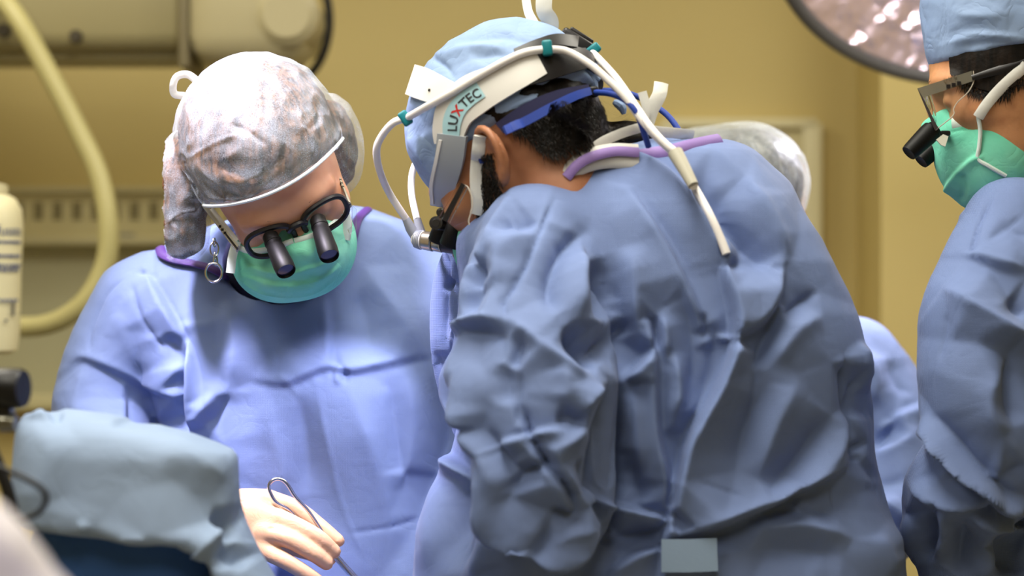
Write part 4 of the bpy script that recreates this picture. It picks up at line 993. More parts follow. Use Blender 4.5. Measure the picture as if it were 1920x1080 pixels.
# mask
def mask_sdf(top=-.042, r=(.064, .066, .060), c=(0, .060, -.090), back=.012):
    base = ell(c, r); tp = lplane((0, .1, top), (0, .30, .95)); bk = lplane((0, back, 0), (0, -1, -.15)); ns = ell((0, .104, -.052), (.017, .022, .024))
    return lambda q: smax(smax(smin(base(q), ns(q), .018), tp(q), .006), bk(q), .006)
mwl = mask_sdf(-.037, (.074, .064, .058), (.020, .056, -.088)); mwc = mask_sdf(-.037, (.052, .066, .052), (0, .064, -.084)); mw = world_sdf(lambda q: smin(mwl(q), mwc(q), .02), W.C, W.R)
mk = nets('face_mask', mw, *box_of(local(W, [(0, .06, -.09)])[0], .10), .0032, m_mask, rt, sub=1, strokes=[('s', 4, 4, [(640, 462), (600, 492), (530, 508), (450, 492)]), ('s', 4, 3.5, [(645, 486), (600, 518), (530, 530), (445, 512)]), ('r', 9, 2.5, [(480, 530), (540, 545), (610, 530)]), ('k', 3, 2, [(440, 520), (500, 552), (580, 552), (635, 520)]), ('v', 10, 2, [(560, 470), (575, 500), (590, 530)])], label='mint green surgical mask')
for pts in ([(550, 452), (520, 462), (490, 470), (462, 470), (445, 462)], [(552, 452), (575, 446), (600, 436), (625, 420), (642, 402)]):
    A = march(mw, *crom(pts, 5).T, 2.7, 3.1, .0005); MB().tube(A, .0035, 8, flat=.35, nhint=(0, -1, 0)).build('nose_strip', m_maskw, mk)
for pts in ([(444, 452), (436, 480), (432, 512)], [(648, 400), (652, 425), (648, 450)]):
    A = crom([P(*p, 2.955) for p in pts], 6); MB().tube(A, .0052, 8, flat=.3, nhint=(0, -1, 0)).build('side_binding', m_maskw, mk)
for a, b in (((444, 452), (396, 392)), ((650, 402), (622, 300))):
    A = crom([P(*a, 2.955), P((a[0]+b[0])/2, (a[1]+b[1])/2, 2.965), P(*b, 2.985)], 6); MB().tube(A, .003, 8, flat=.25, nhint=(0, -1, 0)).build('tie', m_tie, mk)

# loupe glasses
def lens_outline(cx, cz, hw, hh, sgn, n=40):
    out = []
    for i in range(n):
        a = 2*math.pi*i/n; c, s_ = math.cos(a), math.sin(a)
        x = abs(c)**.75*math.copysign(1, c)*hw; z = abs(s_)**.75*math.copysign(1, s_)*hh
        z += .10*hh*(x*sgn/hw); out.append((cx+x, z+cz))
    return out
def curve_y(x): return -1.4*x*x
def loupes(h, name, label, mat, ly, lz, hw, hh, rimr, tubes, tube_mat, group=None):
    t = thing(name, label, 'glasses', tuple(local(h, [(0, ly, lz)])[0]), group)
    for sx in (-1, 1):
        ol = lens_outline(sx*.034, lz, hw, hh, sx); A = local(h, [(x, ly+curve_y(x), z) for x, z in ol])
        rim = MB().tube(A, rimr, 8, closed=True).build('rim', mat, t)
        n = len(A); MB().add(np.concatenate([A-h.R[:, 1]*.0008, A+h.R[:, 1]*.0008]), [tuple(range(n)), tuple(range(2*n-1, n-1, -1))]+[(i, (i+1) % n, (i+1) % n+n, i+n) for i in range(n)]).build('lens', m_lens, t, False)
    MB().tube(local(h, crom([(-.011, ly, lz+.004), (-.005, ly+.002, lz+.009), (.005, ly+.002, lz+.009), (.011, ly, lz+.004)], 6)), rimr*1.15, 8).build('bridge', mat, t)
    for sx in (-1, 1):
        (b0, ax, L, r0, r1) = tubes[sx]
        MB().lathe(b0-nrm(ax)*.008, ax, [(0, r0*.8), (.002, r0*.92), (.010, r0*.92), (.0105, r0), (.014, r0), (.0145, r0*.94), (.020, r0*.94), (.021, r0*1.02), (L*.8, r1), (L*.96, r1*.98), (L, r1*.92), (L-.0015, r1*.82), (L-.004, r1*.8)], 32).build('magnifier_tube', tube_mat, t)
        MB().lathe(b0+nrm(ax)*(L-.013), ax, [(0, r1*.8), (.0015, r1*.8)], 24).build('tube_lens', M('coated_lens', (60, 64, 90), .05, .3), t)
    return t
axw = W.R@nrm((0, .95, -.27))
tw = {-1: (P(510, 450, 2.905), nrm(P(541, 518, 2.868)-P(510, 450, 2.905)), .060, .0100, .0118), 1: (P(598, 419, 2.905), nrm(P(621, 490, 2.868)-P(598, 419, 2.905)), .060, .0100, .0118)}
GW = loupes(W, 'loupe_glasses', 'black-rimmed loupe glasses with two black tubes worn below the puffy white cap', m_blackf, .104, -.027, .0275, .0195, .0034, tw, m_tube)
for sx, c0, c1 in ((-1, (446, 467), (380, 382)), (1, (656, 384), (620, 292))):
    a, b = P(*c0, 2.93), P(*c1, 3.0); A = crom([a, a*.6+b*.4, b], 6)
    MB().tube(A, np.linspace(.0046, .0036, len(A)), 8, flat=.45, nhint=(sx, 0, .3)).build('temple_arm', M('temple_clear', (205, 200, 182), .2, spec=.6, trans=.35), GW)
    MB().tube(A[:len(A)//2]+np.array([0, -.004, 0]), .0013, 6).build('temple_core', m_gunm, GW)
    for q in (.35, .42, .49): MB().box(a*(1-q)+b*q+np.array([0, -.0045, 0]), (.003, .0012, .003)).build('adjust_notch', m_blackf, GW, False)
sh = hit_plane([(660, 385), (668, 392), (668, 430), (655, 438), (652, 430), (660, 424), (660, 400)], P(660, 400, 2.935), np.array([.35, -.93, .05]))
plate(sh, .0016, 'side_shield', m_glass, GW)

# earring
t = thing('earring', 'silver chain earring of open links with a large oval ring', 'earring', tuple(P(402, 455, 2.975)))
def ring3(c, rx, rz, r, yaw=0, n=28): return [np.asarray(c)+np.array([math.cos(a)*rx*math.cos(yaw), math.cos(a)*rx*math.sin(yaw), math.sin(a)*rz]) for a in np.linspace(0, 2*math.pi, n+1)[:-1]]
for (px, py, rx, rz, yw) in ((402, 455, .0028, .005, 1.2), (402, 467, .005, .0085, .4), (403, 481, .0022, .005, 1.3), (404, 488, .0022, .005, .2)):
    MB().tube(ring3(P(px, py, 2.972), rx, rz, 0, yw), .0009, 8, closed=True).build('link', m_steel, t)
MB().tube(ring3(P(401, 511, 2.972), .0094, .0110, 0, .15), .0014, 8, closed=True).build('oval_ring', m_steel, t)

# brows and lids
m_brow = M('brow_hair', (70, 46, 30), .7)
for h, m_ in ((W, m_brow), (S, M('brow_black', (18, 14, 12), .7)), (R3, M('brow_black', (18, 14, 12), .7))):
    for sx in (-1, 1):
        A = local(h, np.array(crom([(sx*.014, .098, -.008), (sx*.03, .0955, -.003), (sx*.05, .080, -.008)], 6))*h.sc)
        MB().tube(A, np.linspace(.0035, .0016, len(A)), 8, flat=.5).build('eyebrow', m_, h.root)

# ---------------- the surgeon's cap, hair, head lamp
rt = S.root; ms = (S.C, S.R[:, 0])
m_cap = M('cap_blue', (140, 162, 198), .7, spec=.2, bumps=[('crease', 26, .35, .006), ('noise', 14, .4, .008), ('noise', 400, .1, .0006)], vary=(9, (130, 153, 192), .35, .7))
caps_l = ell((0, -.007, .0325), (.090, .118, .100)); cut = lplane((0, 0, -.006), (0, 0, -1))
caps = world_sdf(lambda q: smax(caps_l(q), cut(q), .008), S.C, S.R)
CAPS_STROKES = [('v', 7, 5, [(850, 80), (900, 70), (960, 68), (1010, 90)]), ('r', 9, 4, [(830, 105), (870, 90), (930, 85)]), ('v', 6, 5, [(812, 110), (835, 125), (850, 150)]), ('r', 6, 4, [(800, 140), (815, 110), (840, 90)]), ('v', 8, 5, [(880, 110), (930, 100), (970, 110)]),
  ('v', 6, 5, [(770, 200), (785, 225), (790, 260)]), ('r', 7, 4, [(765, 250), (780, 280), (800, 310)]), ('v', 5, 4, [(880, 230), (900, 210), (930, 195)]), ('r', 7, 4, [(930, 215), (980, 190), (1040, 170)]), ('v', 6, 5, [(960, 180), (1010, 165), (1080, 150)]), ('r', 6, 5, [(1080, 130), (1100, 145), (1115, 165)]), ('v', 5, 5, [(1095, 120), (1110, 140), (1120, 160)]), ('v', 5, 4, [(890, 260), (880, 285), (870, 305)])]
CAP_O = nets('surgical_cap', caps, *box_of(S.C+np.array([0, 0, .03]), .16), .0045, m_cap, rt, sub=1, strokes=CAPS_STROKES, noise_amp=.0035, nscale=24., label='pale blue tie-back surgical cap')
head_s = world_sdf(head_local(S.sc), S.C, S.R)
m_hairk = hair_mat('hair_black', (9, 7, 6), (30, 22, 17))
def between(top, bot, nv=6, n=6):
    A, B = crom(top, n), crom(bot, n); w = np.linspace(0, 1, nv)[None, :, None]; return A[:, None]*(1-w)+B[:, None]*w
hs = union([world_sdf(ell((0, -.012, .0), (.0835, .104, .104)), S.C, S.R)])
hl1, hl2, hl3 = (world_sdf(g, S.C, S.R) for g in (lplane((0, -.060, -.040), (0, .83, -.56)), lplane((0, -.073, -.066), (0, .288, -.957)), lplane((0, 0, .03), (0, 0, 1))))
hs = lambda p: S.skin_sdf(p)-.0065
nets('hair', lambda p: smax(smax(smax(hs(p), hl1(p), .012), hl2(p), .012), hl3(p), .004), *box_of(S.C+np.array([.03, -.01, 0]), .16), .004, m_hairk, rt, noise_amp=.003, nscale=70.)
strands('hair_strands', hs, [(950, 235), (1020, 190), (1120, 175), (1170, 210), (1188, 243), (1130, 264), (1060, 284), (1033, 290), (1005, 275), (985, 252)], 2600, .016, (.55, 1), m_hairk, rt, 2.6, 3.1, 3, mirror=ms)
strands('beard_strands', head_s, [(902, 285), (924, 283), (930, 320), (942, 350), (940, 372), (918, 396), (892, 402), (896, 340)], 1100, .010, (.1, 1), m_hairk, rt, 2.6, 3.1, 5, mirror=ms)
# dark lining under the cap, mask ties
shell('cap_lining', world_sdf(ell((0, -.010, .004), (.0865, .110, .105)), S.C, S.R), between([(930, 232), (985, 195), (1040, 172), (1100, 160)], [(945, 250), (995, 222), (1050, 195), (1105, 178)], 4), .0, .003, m_navy, CAP_O, 2.6, 3.1)

t = HL = thing('head_lamp', 'white surgical head lamp band with grey arm, white light cables and black ratchet', 'head lamp', tuple(S.C+np.array([0, 0, .09])))
m_wp = M('lamp_white_plastic', (226, 224, 220), .35, spec=.5); m_gp = M('lamp_grey_plastic', (158, 164, 172), .4); m_rb = M('ratchet_black', (22, 20, 22), .4)
m_teal = M('teal_clip', (18, 120, 130), .4); m_cab = M('cable_white', (232, 228, 226), .35, spec=.5)
cs = caps; cs2 = world_sdf(caps_l, S.C, S.R)
hb = shell('headband', cs, band_grid([(776, 152, 56), (800, 160, 58), (840, 176, 50), (872, 186, 40)], 7), .004, .005, m_wp, t, 2.5, 3.1, mirror=ms)
s2 = shell('band_side', cs, band_grid([(846, 268, 52), (847, 240, 60), (860, 206, 70), (892, 178, 74), (940, 154, 62), (985, 132, 54), (1012, 118, 50)], 9), .006, .0055, m_wp, t, 2.5, 3.1, mirror=ms)
shell('lamp_arm', cs2, band_grid([(852, 252, 52), (846, 300, 50), (835, 345, 44), (828, 380, 32)], 7), .008, .006, m_gp, t, 2.5, 3.1)
shell('arm_edge', cs2, band_grid([(828, 262, 6), (820, 300, 6), (811, 345, 6), (813, 380, 6)], 3), .0125, .003, m_wp, t, 2.5, 3.1)
shell('ratchet_band', cs, band_grid([(985, 136, 52), (1020, 128, 50), (1060, 118, 44), (1095, 112, 36)], 7), .005, .005, m_rb, t, 2.5, 3.1, mirror=ms)
shell('top_strap', cs, band_grid([(965, 100, 10), (1000, 88, 16), (1040, 78, 20), (1080, 82, 20)], 4), .006, .004, m_rb, t, 2.5, 3.1)
c = P(1080, 84, 2.86); u = nrm((.83, 0, -.52)); v = np.array([0, 1., 0]); R_ = np.stack([u, v, np.cross(u, v)], 1)
MB().box(c, (.042, .034, .020), R_, bev=.004).build('ratchet_box', m_rb, t)
MB().box(c+np.cross(u, v)*.011, (.03, .024, .006), R_, bev=.002).build('ratchet_dial', m_rb, t)
MB().box(c+u*.022+np.cross(u, v)*.008, (.004, .02, .004), R_, bev=.001).build('ratchet_screw', m_steel, t)
mc_pts = [(762, 222), (800, 200), (850, 172), (900, 141), (950, 113), (985, 98), (1022, 92)]
mc = march(cs, *crom(mc_pts, 6).T, 2.5, 3.1, .016)
yl = mc[-1][1]
rest = crom([tuple(mc[-1]), P(1062, 96, 2.765), P(1105, 120, 2.76), P(1140, 150, 2.755), P(1172, 182, 2.75), P(1198, 218, 2.745), P(1232, 258, 2.735), P(1264, 288, 2.725)], 7)
MB().tube(np.concatenate([mc, rest[1:]]), .0042, 12).build('light_cable', m_cab, t)
MB().tube(crom([P(1108, 96, 2.835), P(1130, 118, 2.81), P(1158, 150, 2.78), P(1190, 196, 2.755), P(1220, 240, 2.735), P(1250, 272, 2.725), P(1274, 290, 2.72)], 7), .0042, 12).build('light_cable', m_cab, t)
a = mc[0]
MB().tube(crom([tuple(a), P(738, 230, a[1]), P(716, 255, a[1]+.01), P(706, 282, a[1]+.02), P(712, 320, a[1]+.04), P(730, 362, a[1]+.07), P(762, 412, 2.895)], 7), .0042, 12).build('light_cable', m_cab, t)
MB().tube(crom([P(800, 270, 2.93), P(786, 292, 2.94), P(773, 325, 2.94), P(772, 365, 2.93), P(782, 412, 2.9)], 7), .0040, 12).build('light_cable', m_cab, t)
for px, py, Y, an in ((1026, 90, mc[-1][1], .1), (760, 222, a[1], .6), (1112, 94, 2.835, -.9)):
    ca, sa = math.cos(an), math.sin(an); R2 = np.array([[ca, 0, -sa], [0, 1, 0], [sa, 0, ca]])
    MB().box(P(px, py, Y), (.011, .012, .017), R2, bev=.0025).build('cable_clip', m_teal, t)
MB().tube(crom([P(1266, 286, 2.725), P(1284, 318, 2.712), P(1300, 348, 2.70)], 6), np.linspace(.0085, .006, 13), 14).build('cable_sleeve', M('sleeve_grey', (172, 168, 152), .5), t)
yy = march(sg, [1300, 1330, 1352, 1362], [348, 402, 450, 476], 2.4, 3.0, .006)
MB().tube(crom([P(1300, 348, 2.70)]+[tuple(q) for q in yy], 6), .0048, 12).build('light_cable', m_cab, t)
# lamp body between the eyes
lb = P(772, 447, 2.90); ax = nrm(P(850, 459, 2.875)-lb); u_ = 1/FPX*2.9
MB().lathe(lb, ax, [(0, .002), (.002, .006), (.007, .0095), (.0155, .0105)], 28).build('lamp_tip', m_wp, t)
for k in range(4): MB().lathe(lb+ax*(.006+.0022*k), ax, [(0, .0096+.0004*k), (.0004, .0102+.0004*k), (.001, .0102+.0003*k), (.0014, .0097+.0003*k)], 26).build('grip_rib', m_gp, t)
m_nick = M('nickel', (176, 168, 150), .25, .85)
MB().lathe(lb+ax*.0165, ax, [(0, .0098), (.0008, .0108), (.0120, .0112), (.0132, .0100)], 30).build('lamp_ring', m_nick, t)
MB().lathe(lb+ax*.0306, ax, [(0, .0095), (.0008, .0106), (.0100, .0108), (.0110, .0100)], 30).build('lamp_ring', m_nick, t)
MB().lathe(lb+ax*.0420, ax, [(0, .0090), (.0008, .0102), (.018, .0105), (.019, .0095)], 30).build('lamp_barrel', m_rb, t)
light('head_lamp_light', 'SPOT', tuple(lb-ax*.004+np.array([-.004, 0, -.004])), tuple(P(610, 900, 3.07)), 6.5, (.90, .84, 1.0), spot_size=math.radians(56), spot_blend=.8, shadow_soft_size=.008)
MB().tube([P(761, 410, 2.895), P(770, 428, 2.897), P(782, 446, 2.90)], (.0045, .0062, .0068), 14).build('cable_boot', m_gp, t)
MB().tube([P(782, 410, 2.90), P(787, 428, 2.90), P(792, 446, 2.902)], (.0042, .0052, .006), 14).build('cable_boot', m_gp, t)
# the label on the side band
lg = shell('maker_label', cs, band_grid([(846, 256, 30), (848, 228, 34), (858, 204, 34), (878, 184, 32), (902, 168, 30)], 5), .0125, .0006, M('label_blue', (172, 214, 226), .5), s2, 2.5, 3.1)
path = crom([(856, 252), (858, 228), (868, 207), (886, 190), (910, 176)], 10); seg = np.r_[0, np.cumsum(np.linalg.norm(np.diff(path, axis=0), axis=1))]
def path_text(words, x_fit, cap_h, off, parent):
    x = 0; parts = []
    for w_, mat in words:
        V, Fc = text_geo(w_, 1.0, True); parts.append((V+np.array([x-V[:, 0].min(), 0, 0]), Fc, mat)); x += V[:, 0].max()-V[:, 0].min()+.06
    k = x_fit/x
    for V, Fc, mat in parts:
        sx = V[:, 0]*k+6; hgt = V[:, 1]/.69*cap_h
        cx = np.interp(sx, seg, path[:, 0]); cy = np.interp(sx, seg, path[:, 1]); e = .5
        tx = np.interp(sx+e, seg, path[:, 0])-np.interp(sx-e, seg, path[:, 0]); ty = np.interp(sx+e, seg, path[:, 1])-np.interp(sx-e, seg, path[:, 1]); L = np.hypot(tx, ty)+1e-9
        B = march(cs, cx+ty/L*hgt, cy-tx/L*hgt, 2.5, 3.1, off); obj('letter', B, Fc, mat, parent, False)
m_let = M('letter_grey', (52, 54, 60), .5); m_red = M('letter_red', (206, 40, 40), .5)
path_text([('L', m_let), ('U', m_let), ('X', m_red), ('T', m_let), ('E', m_let), ('C', m_let)], seg[-1]-12, 17, .0136, s2)
c = P(805, 169, 2.8)
hp_ = march(cs, [805], [169], 2.5, 3.1, .0095)[0]; MB().lathe(hp_, -nrm(sdf_normal(cs, hp_[None])[0])*-1, [(0, .0016), (.0008, .0016)], 14).build('band_hole', m_rb, hb)

# surgeon's loupes: clear side shield, hinge, dark optics
t = thing('loupe_glasses', 'clear-framed loupe glasses with metal hinge hanging under the head lamp', 'glasses', tuple(P(850, 400, 2.86)))
n_ = nrm((-.3, -.95, 0)); pl = P(860, 380, 2.772)
bar = hit_plane([(866, 343), (873, 347), (838, 416), (829, 411)], pl, n_); plate(bar, .003, 'side_bar', m_rb, t)
for q in ([(861, 341), (866, 344), (828, 412), (823, 409)], [(873, 347), (878, 350), (843, 418), (838, 416)]): plate(hit_plane(q, pl, n_), .0035, 'clear_rail', m_glass, t)
ed = hit_plane(crom([(868, 346), (878, 352), (885, 372), (885, 392), (879, 412), (880, 422)], 5), pl, n_); MB().tube(ed, .0009, 8).build('shield_edge', M('shield_rim', (225, 215, 200), .15, spec=.8, trans=.4), t)
plate(hit_plane([(866, 346), (877, 352), (885, 372), (885, 392), (879, 412), (850, 425), (838, 416)], pl, n_), .0012, 'side_shield', m_glass, t)
for px, py, r_, L in ((817, 418, .0075, .016), (826, 398, .005, .02)):
    MB().lathe(P(px, py, 2.83), (.1, 1, .0), [(0, r_*.55), (.0005, r_*.6), (.001, r_), (L, r_), (L+.001, r_*.8)], 22).build('hinge_barrel', m_gunm, t)
MB().tube([P(822, 424, 2.84), P(845, 424, 2.845), P(862, 430, 2.85)], (.0045, .005, .004), 10).build('hinge_arm', m_gunm, t)
MB().lathe(P(838, 405, 2.86), nrm((-.3, .2, -.9)), [(0, .008), (.004, .011), (.03, .0125), (.032, .011)], 26).build('magnifier_tube', m_tube, t)
MB().lathe(P(860, 412, 2.83), nrm((-.3, .2, -.9)), [(0, .008), (.004, .011), (.03, .0125), (.032, .011)], 26).build('magnifier_tube', m_tube, t)
# blue retaining strap with cords
t = thing('glasses_strap', 'royal blue elastic strap and cords round the back of the black hair', 'strap', tuple(P(1100, 172, 2.8)))
m_bstr = M('strap_blue', (34, 62, 150), .6, bumps=[('noise', 400, .2, .0006)])
shell('strap_band', hs, band_grid([(945, 246, 16), (985, 228, 17), (1030, 204, 17), (1075, 182, 16), (1105, 172, 14)], 4), .0125, .003, m_bstr, t, 2.5, 3.1)
MB().tube(crom([P(893, 270, 2.775), P(906, 296, 2.772), P(898, 300, 2.77)], 4), .005, 8, flat=.4, nhint=(0, 1, 0)).build('strap_tab', m_bstr, t)
MB().box(P(1112, 172, 2.80), (.012, .012, .012), bev=.003).build('strap_slider', m_rb, t)
MB().tube(crom([P(1112, 173, 2.80), P(1145, 176, 2.77), P(1175, 190, 2.75), P(1195, 215, 2.745), P(1208, 250, 2.75), P(1216, 275, 2.76)], 7), .0034, 10).build('cord', m_bstr, t)
MB().tube(crom([P(1115, 170, 2.86), P(1165, 172, 2.87), P(1210, 188, 2.87), P(1250, 215, 2.86), P(1275, 248, 2.85), P(1283, 270, 2.845)], 7), .0034, 10).build('cord', m_bstr, t)
# mask with its ties
msk = world_sdf(mask_sdf(-.046), S.C, S.R)
mo = nets('face_mask', msk, *box_of(local(S, [(0, .06, -.09)])[0], .10), .0045, m_mask, rt, label='mint green surgical mask')
tp = march(head_s, *crom([(900, 255), (895, 300), (893, 340), (896, 385), (893, 402)], 5).T, 2.6, 3.1, .003)
MB().tube(tp, .0072, 8, flat=.22, nhint=(0, -1, 0)).build('tie', m_tie, mo)
for pts, w_ in (([(1012, 60, 2.84), (1000, 40, 2.84), (990, 20, 2.845), (984, -20, 2.85)], .005), ([(1030, 66, 2.84), (1032, 40, 2.835), (1020, 18, 2.83), (1022, -20, 2.83)], .009), ([(1206, 232, 2.80), (1212, 205, 2.80), (1204, 172, 2.80)], .005), ([(1212, 235, 2.81), (1222, 205, 2.81), (1236, 178, 2.81), (1240, 155, 2.815)], .008),
                ([(1206, 238, 2.80), (1230, 246, 2.80), (1270, 250, 2.81), (1300, 254, 2.83)], .006), ([(1204, 238, 2.79), (1160, 252, 2.775), (1120, 272, 2.77), (1098, 300, 2.77)], .0055)):
    MB().tube(crom([P(*q) for q in pts], 6), w_, 8, flat=.16, nhint=(0, 1, .2)).build('tie_end', m_tie, mo)
# cap knot and collar
for pts in ([(1090, 125), (1105, 118), (1120, 128)], [(1092, 135), (1110, 150), (1118, 172)], [(1075, 140), (1100, 135), (1125, 150)], [(1150, 190), (1165, 200), (1170, 214)]):
    MB().tube(crom([P(*q, 2.815) for q in pts], 6), (.004, .006, .007, .008, .008, .009, .009, .008, .008, .007, .006, .005, .004), 9, flat=.6).build('tie_knot', m_cap, CAP_O)
gown_s = [o for o in rt.children if o.name.startswith('gown')][0]
def on_gown(f, pts, y0, y1, off=.001, n=6): return march(f, *crom(pts, n).T, y0, y1, off)
inner = crom([P(1020, 345, 2.76), P(1060, 322, 2.76), P(1105, 300, 2.765), P(1150, 292, 2.77), P(1195, 296, 2.775)], 6)
MB().tube(inner, np.linspace(.010, .017, len(inner)), 12, flat=.5, nhint=(0, -1, .4)).build('inner_collar', M('inner_white', (206, 204, 198), .7, bumps=[('noise', 300, .2, .001)]), gown_s)
m_lil = M('lilac_trim', (138, 112, 176), .6, bumps=[('noise', 300, .2, .001)])
tr1 = crom([P(1062, 333, 2.752), P(1082, 310, 2.752), P(1110, 294, 2.755), P(1152, 284, 2.76), P(1198, 286, 2.765)], 6)
MB().tube(tr1, .0058, 9, flat=.45, nhint=(0, -1, .3)).build('collar_trim', m_lil, gown_s)
tr2 = on_gown(sg, [(1190, 294), (1225, 288), (1262, 282), (1300, 272), (1350, 262)], 2.5, 3.0, .0)
MB().tube(tr2, .0075, 9, flat=.4, nhint=(0, -1, .3)).build('collar_trim', m_lil, gown_s)
pt = band_grid([(1240, 1042, 62), (1290, 1042, 62), (1345, 1040, 62)], 6); shell('tie_patch', sg, pt, .015, .0012, M('patch_pale', (134, 156, 184), .7, bumps=[('noise', 200, .2, .001)]), gown_s, 2.4, 3.0)

# ---------------- the man at the right edge
rt = R3.root; mr_ = (R3.C, R3.R[:, 0])
capr_l = union([ell((0, -.013, .030), (.090, .110, .105)), (ell((0, -.02, .075), (.085, .105, .075)), .02)]); cutr = lplane((0, 0, .006), (0, .08, -1)); cutb = lplane((0, 0, .034), (0, .02, -1))
capr = world_sdf(lambda q: smax(capr_l(q), cutr(q), .004), R3.C, R3.R)
CR = nets('surgical_cap', capr, *box_of(R3.C+np.array([0, 0, .05]), .17), .005, m_cap, rt, sub=1, noise_amp=.003, nscale=22., strokes=[('s', 4, 3, [(1920, 66), (1860, 62), (1818, 62), (1760, 78)]), ('g', 3, 2, [(1757, 82), (1810, 68), (1925, 76)]), ('r', 10, 4, [(1780, 20), (1830, 30), (1900, 25)]), ('v', 8, 3, [(1800, 90), (1850, 80), (1910, 85)])], label='pale blue surgical cap with folded band')
head_r = world_sdf(head_local(R3.sc), R3.C, R3.R)
shell('hair', head_r, between([(1783, 100), (1830, 90), (1880, 86), (1930, 80)], [(1785, 142), (1815, 158), (1860, 172), (1905, 160)]), -.0005, .004, m_hairk, rt, 2.6, 3.2, mirror=mr_)
strands('hair_strands', head_r, [(1784, 110), (1920, 95), (1922, 150), (1890, 178), (1862, 184), (1820, 172), (1795, 150)], 1500, .012, (-.1, 1), m_hairk, rt, 2.6, 3.2, 8, mirror=mr_)
hr1, hr2, hr3 = (world_sdf(g, R3.C, R3.R) for g in (lplane((0, -.030, -.02), (0, .9, -.43)), lplane((0, -.08, -.075), (0, -.1, -.99)), lplane((0, 0, .04), (0, 0, 1))))
nets('hair', lambda p: smax(smax(smax(R3.skin_sdf(p)-.0055, hr1(p), .012), hr2(p), .012), hr3(p), .004), *box_of(R3.C, .16), .0045, m_hairk, rt, noise_amp=.003, nscale=70.)
mr = world_sdf(mask_sdf(-.036, (.064, .066, .074), (0, .056, -.098), .000), R3.C, R3.R)
mo = nets('face_mask', mr, *box_of(local(R3, [(0, .06, -.09)])[0], .11), .0035, m_mask, rt, sub=1, label='mint green surgical mask, pleated', strokes=[('s', 5, 6, [(1850, 285), (1815, 300), (1775, 345), (1757, 390)]), ('v', 8, 4, [(1800, 320), (1805, 350), (1800, 385)]), ('r', 6, 3, [(1765, 380), (1785, 385), (1805, 395)]), ('g', 3, 2, [(1775, 250), (1805, 243), (1835, 240)])])
A = march(mr, *crom([(1786, 232), (1810, 227), (1833, 222)], 6).T, 2.6, 3.2, .0003); MB().tube(A, .007, 8, flat=.3, nhint=(0, -1, .1)).build('nose_strip', m_maskw, mo)
A = march(union([mr, head_r]), *crom([(1834, 218), (1838, 245), (1836, 275), (1834, 298), (1855, 312), (1886, 330)], 6).T, 2.6, 3.2, .0005); MB().tube(A, .0024, 8).build('side_binding', m_maskw, mo)
A = march(head_r, *crom([(1834, 220), (1850, 196), (1872, 170), (1895, 148), (1925, 122)], 6).T, 2.6, 3.2, .003); MB().tube(A, .0062, 8, flat=.25, nhint=(0, -1, 0)).build('tie', m_tie, mo)
# his loupes
fo = R3.R[:, 1]; xL = -R3.R[:, 0]
base = R3.C+xL*.074; nL = nrm(xL)
t = thing('loupe_glasses', 'clear side-shield loupe glasses with black tubes worn by the person in profile', 'glasses', tuple(P(1760, 200, 2.88)))
top = hit_plane([(1720, 166), (1822, 133), (1825, 152), (1728, 184)], base, nL); plate(top, .004, 'clear_rail', M('smoked_plastic', (150, 146, 132), .15, spec=.7, trans=.55), t)
plate(hit_plane([(1720, 166), (1730, 182), (1759, 240), (1753, 245)], base, nL), .005, 'front_frame', M('smoked_dark', (70, 66, 70), .15, spec=.7, trans=.3), t)
plate(hit_plane([(1728, 184), (1825, 152), (1815, 172), (1796, 192), (1788, 205), (1787, 217), (1756, 243)], base, nL), .0014, 'side_shield', m_glass, t)
edg = hit_plane(crom([(1825, 133), (1826, 152), (1815, 173), (1796, 191), (1788, 205), (1787, 217), (1754, 244)], 4), base-nL*-.001, nL); MB().tube(edg, .0007, 8).build('shield_edge', M('shield_rim', (225, 215, 200), .15, spec=.8, trans=.4), t)
for k in range(3):
    c = hit_plane([(1778+10*k, 162-3*k)], base+nL*.003, nL)[0]; MB().box(c, (.004, .003, .004)).build('adjust_notch', m_blackf, t, False)
    c = hit_plane([(1772+9*k, 150-3*k)], base+nL*.003, nL)[0]; MB().box(c, (.003, .003, .003)).build('adjust_tooth', m_glass, t, False)
tarm = hit_plane(crom([(1822, 146), (1850, 138), (1885, 128), (1930, 112)], 5), base+nL*.004, nL); MB().tube(tarm, np.linspace(.003, .0065, len(tarm)), 10, flat=.5, nhint=(0, 1, 0)).build('temple_arm', m_blackf, t)
axr = nrm(P(1701, 290, 2.865)-P(1746, 246, 2.875))
MB().lathe(P(1746, 246, 2.875)-axr*.006, axr, [(0, .0085), (.004, .0095), (.0045, .0115), (.012, .0118), (.040, .0100), (.044, .0092), (.0435, .008)], 30).build('magnifier_tube', m_tube, t)
MB().lathe(P(1768, 262, 2.935)-axr*.006, axr, [(0, .0085), (.004, .0095), (.0045, .0115), (.012, .0118), (.040, .0100), (.044, .0092), (.0435, .008)], 30).build('magnifier_tube', m_tube, t)
MB().box(P(1766, 252, 2.90), (.012, .05, .006), bev=.002).build('tube_bridge', m_blackf, t)
plate(hit_plane([(1755, 262), (1768, 252), (1778, 256), (1772, 275), (1764, 272)], P(1765, 262, 2.86), np.array([0, -1, .1])), .003, 'nose_pad', M('pad_white', (215, 214, 200), .5), t)
for sx in (1, -1):
    ol = lens_outline(sx*.034, -.030, .0265, .021, sx); A = local(R3, [(x, .112+curve_y(x), z) for x, z in ol]); MB().tube(A, .0018, 8, closed=True).build('rim', m_glass, t)

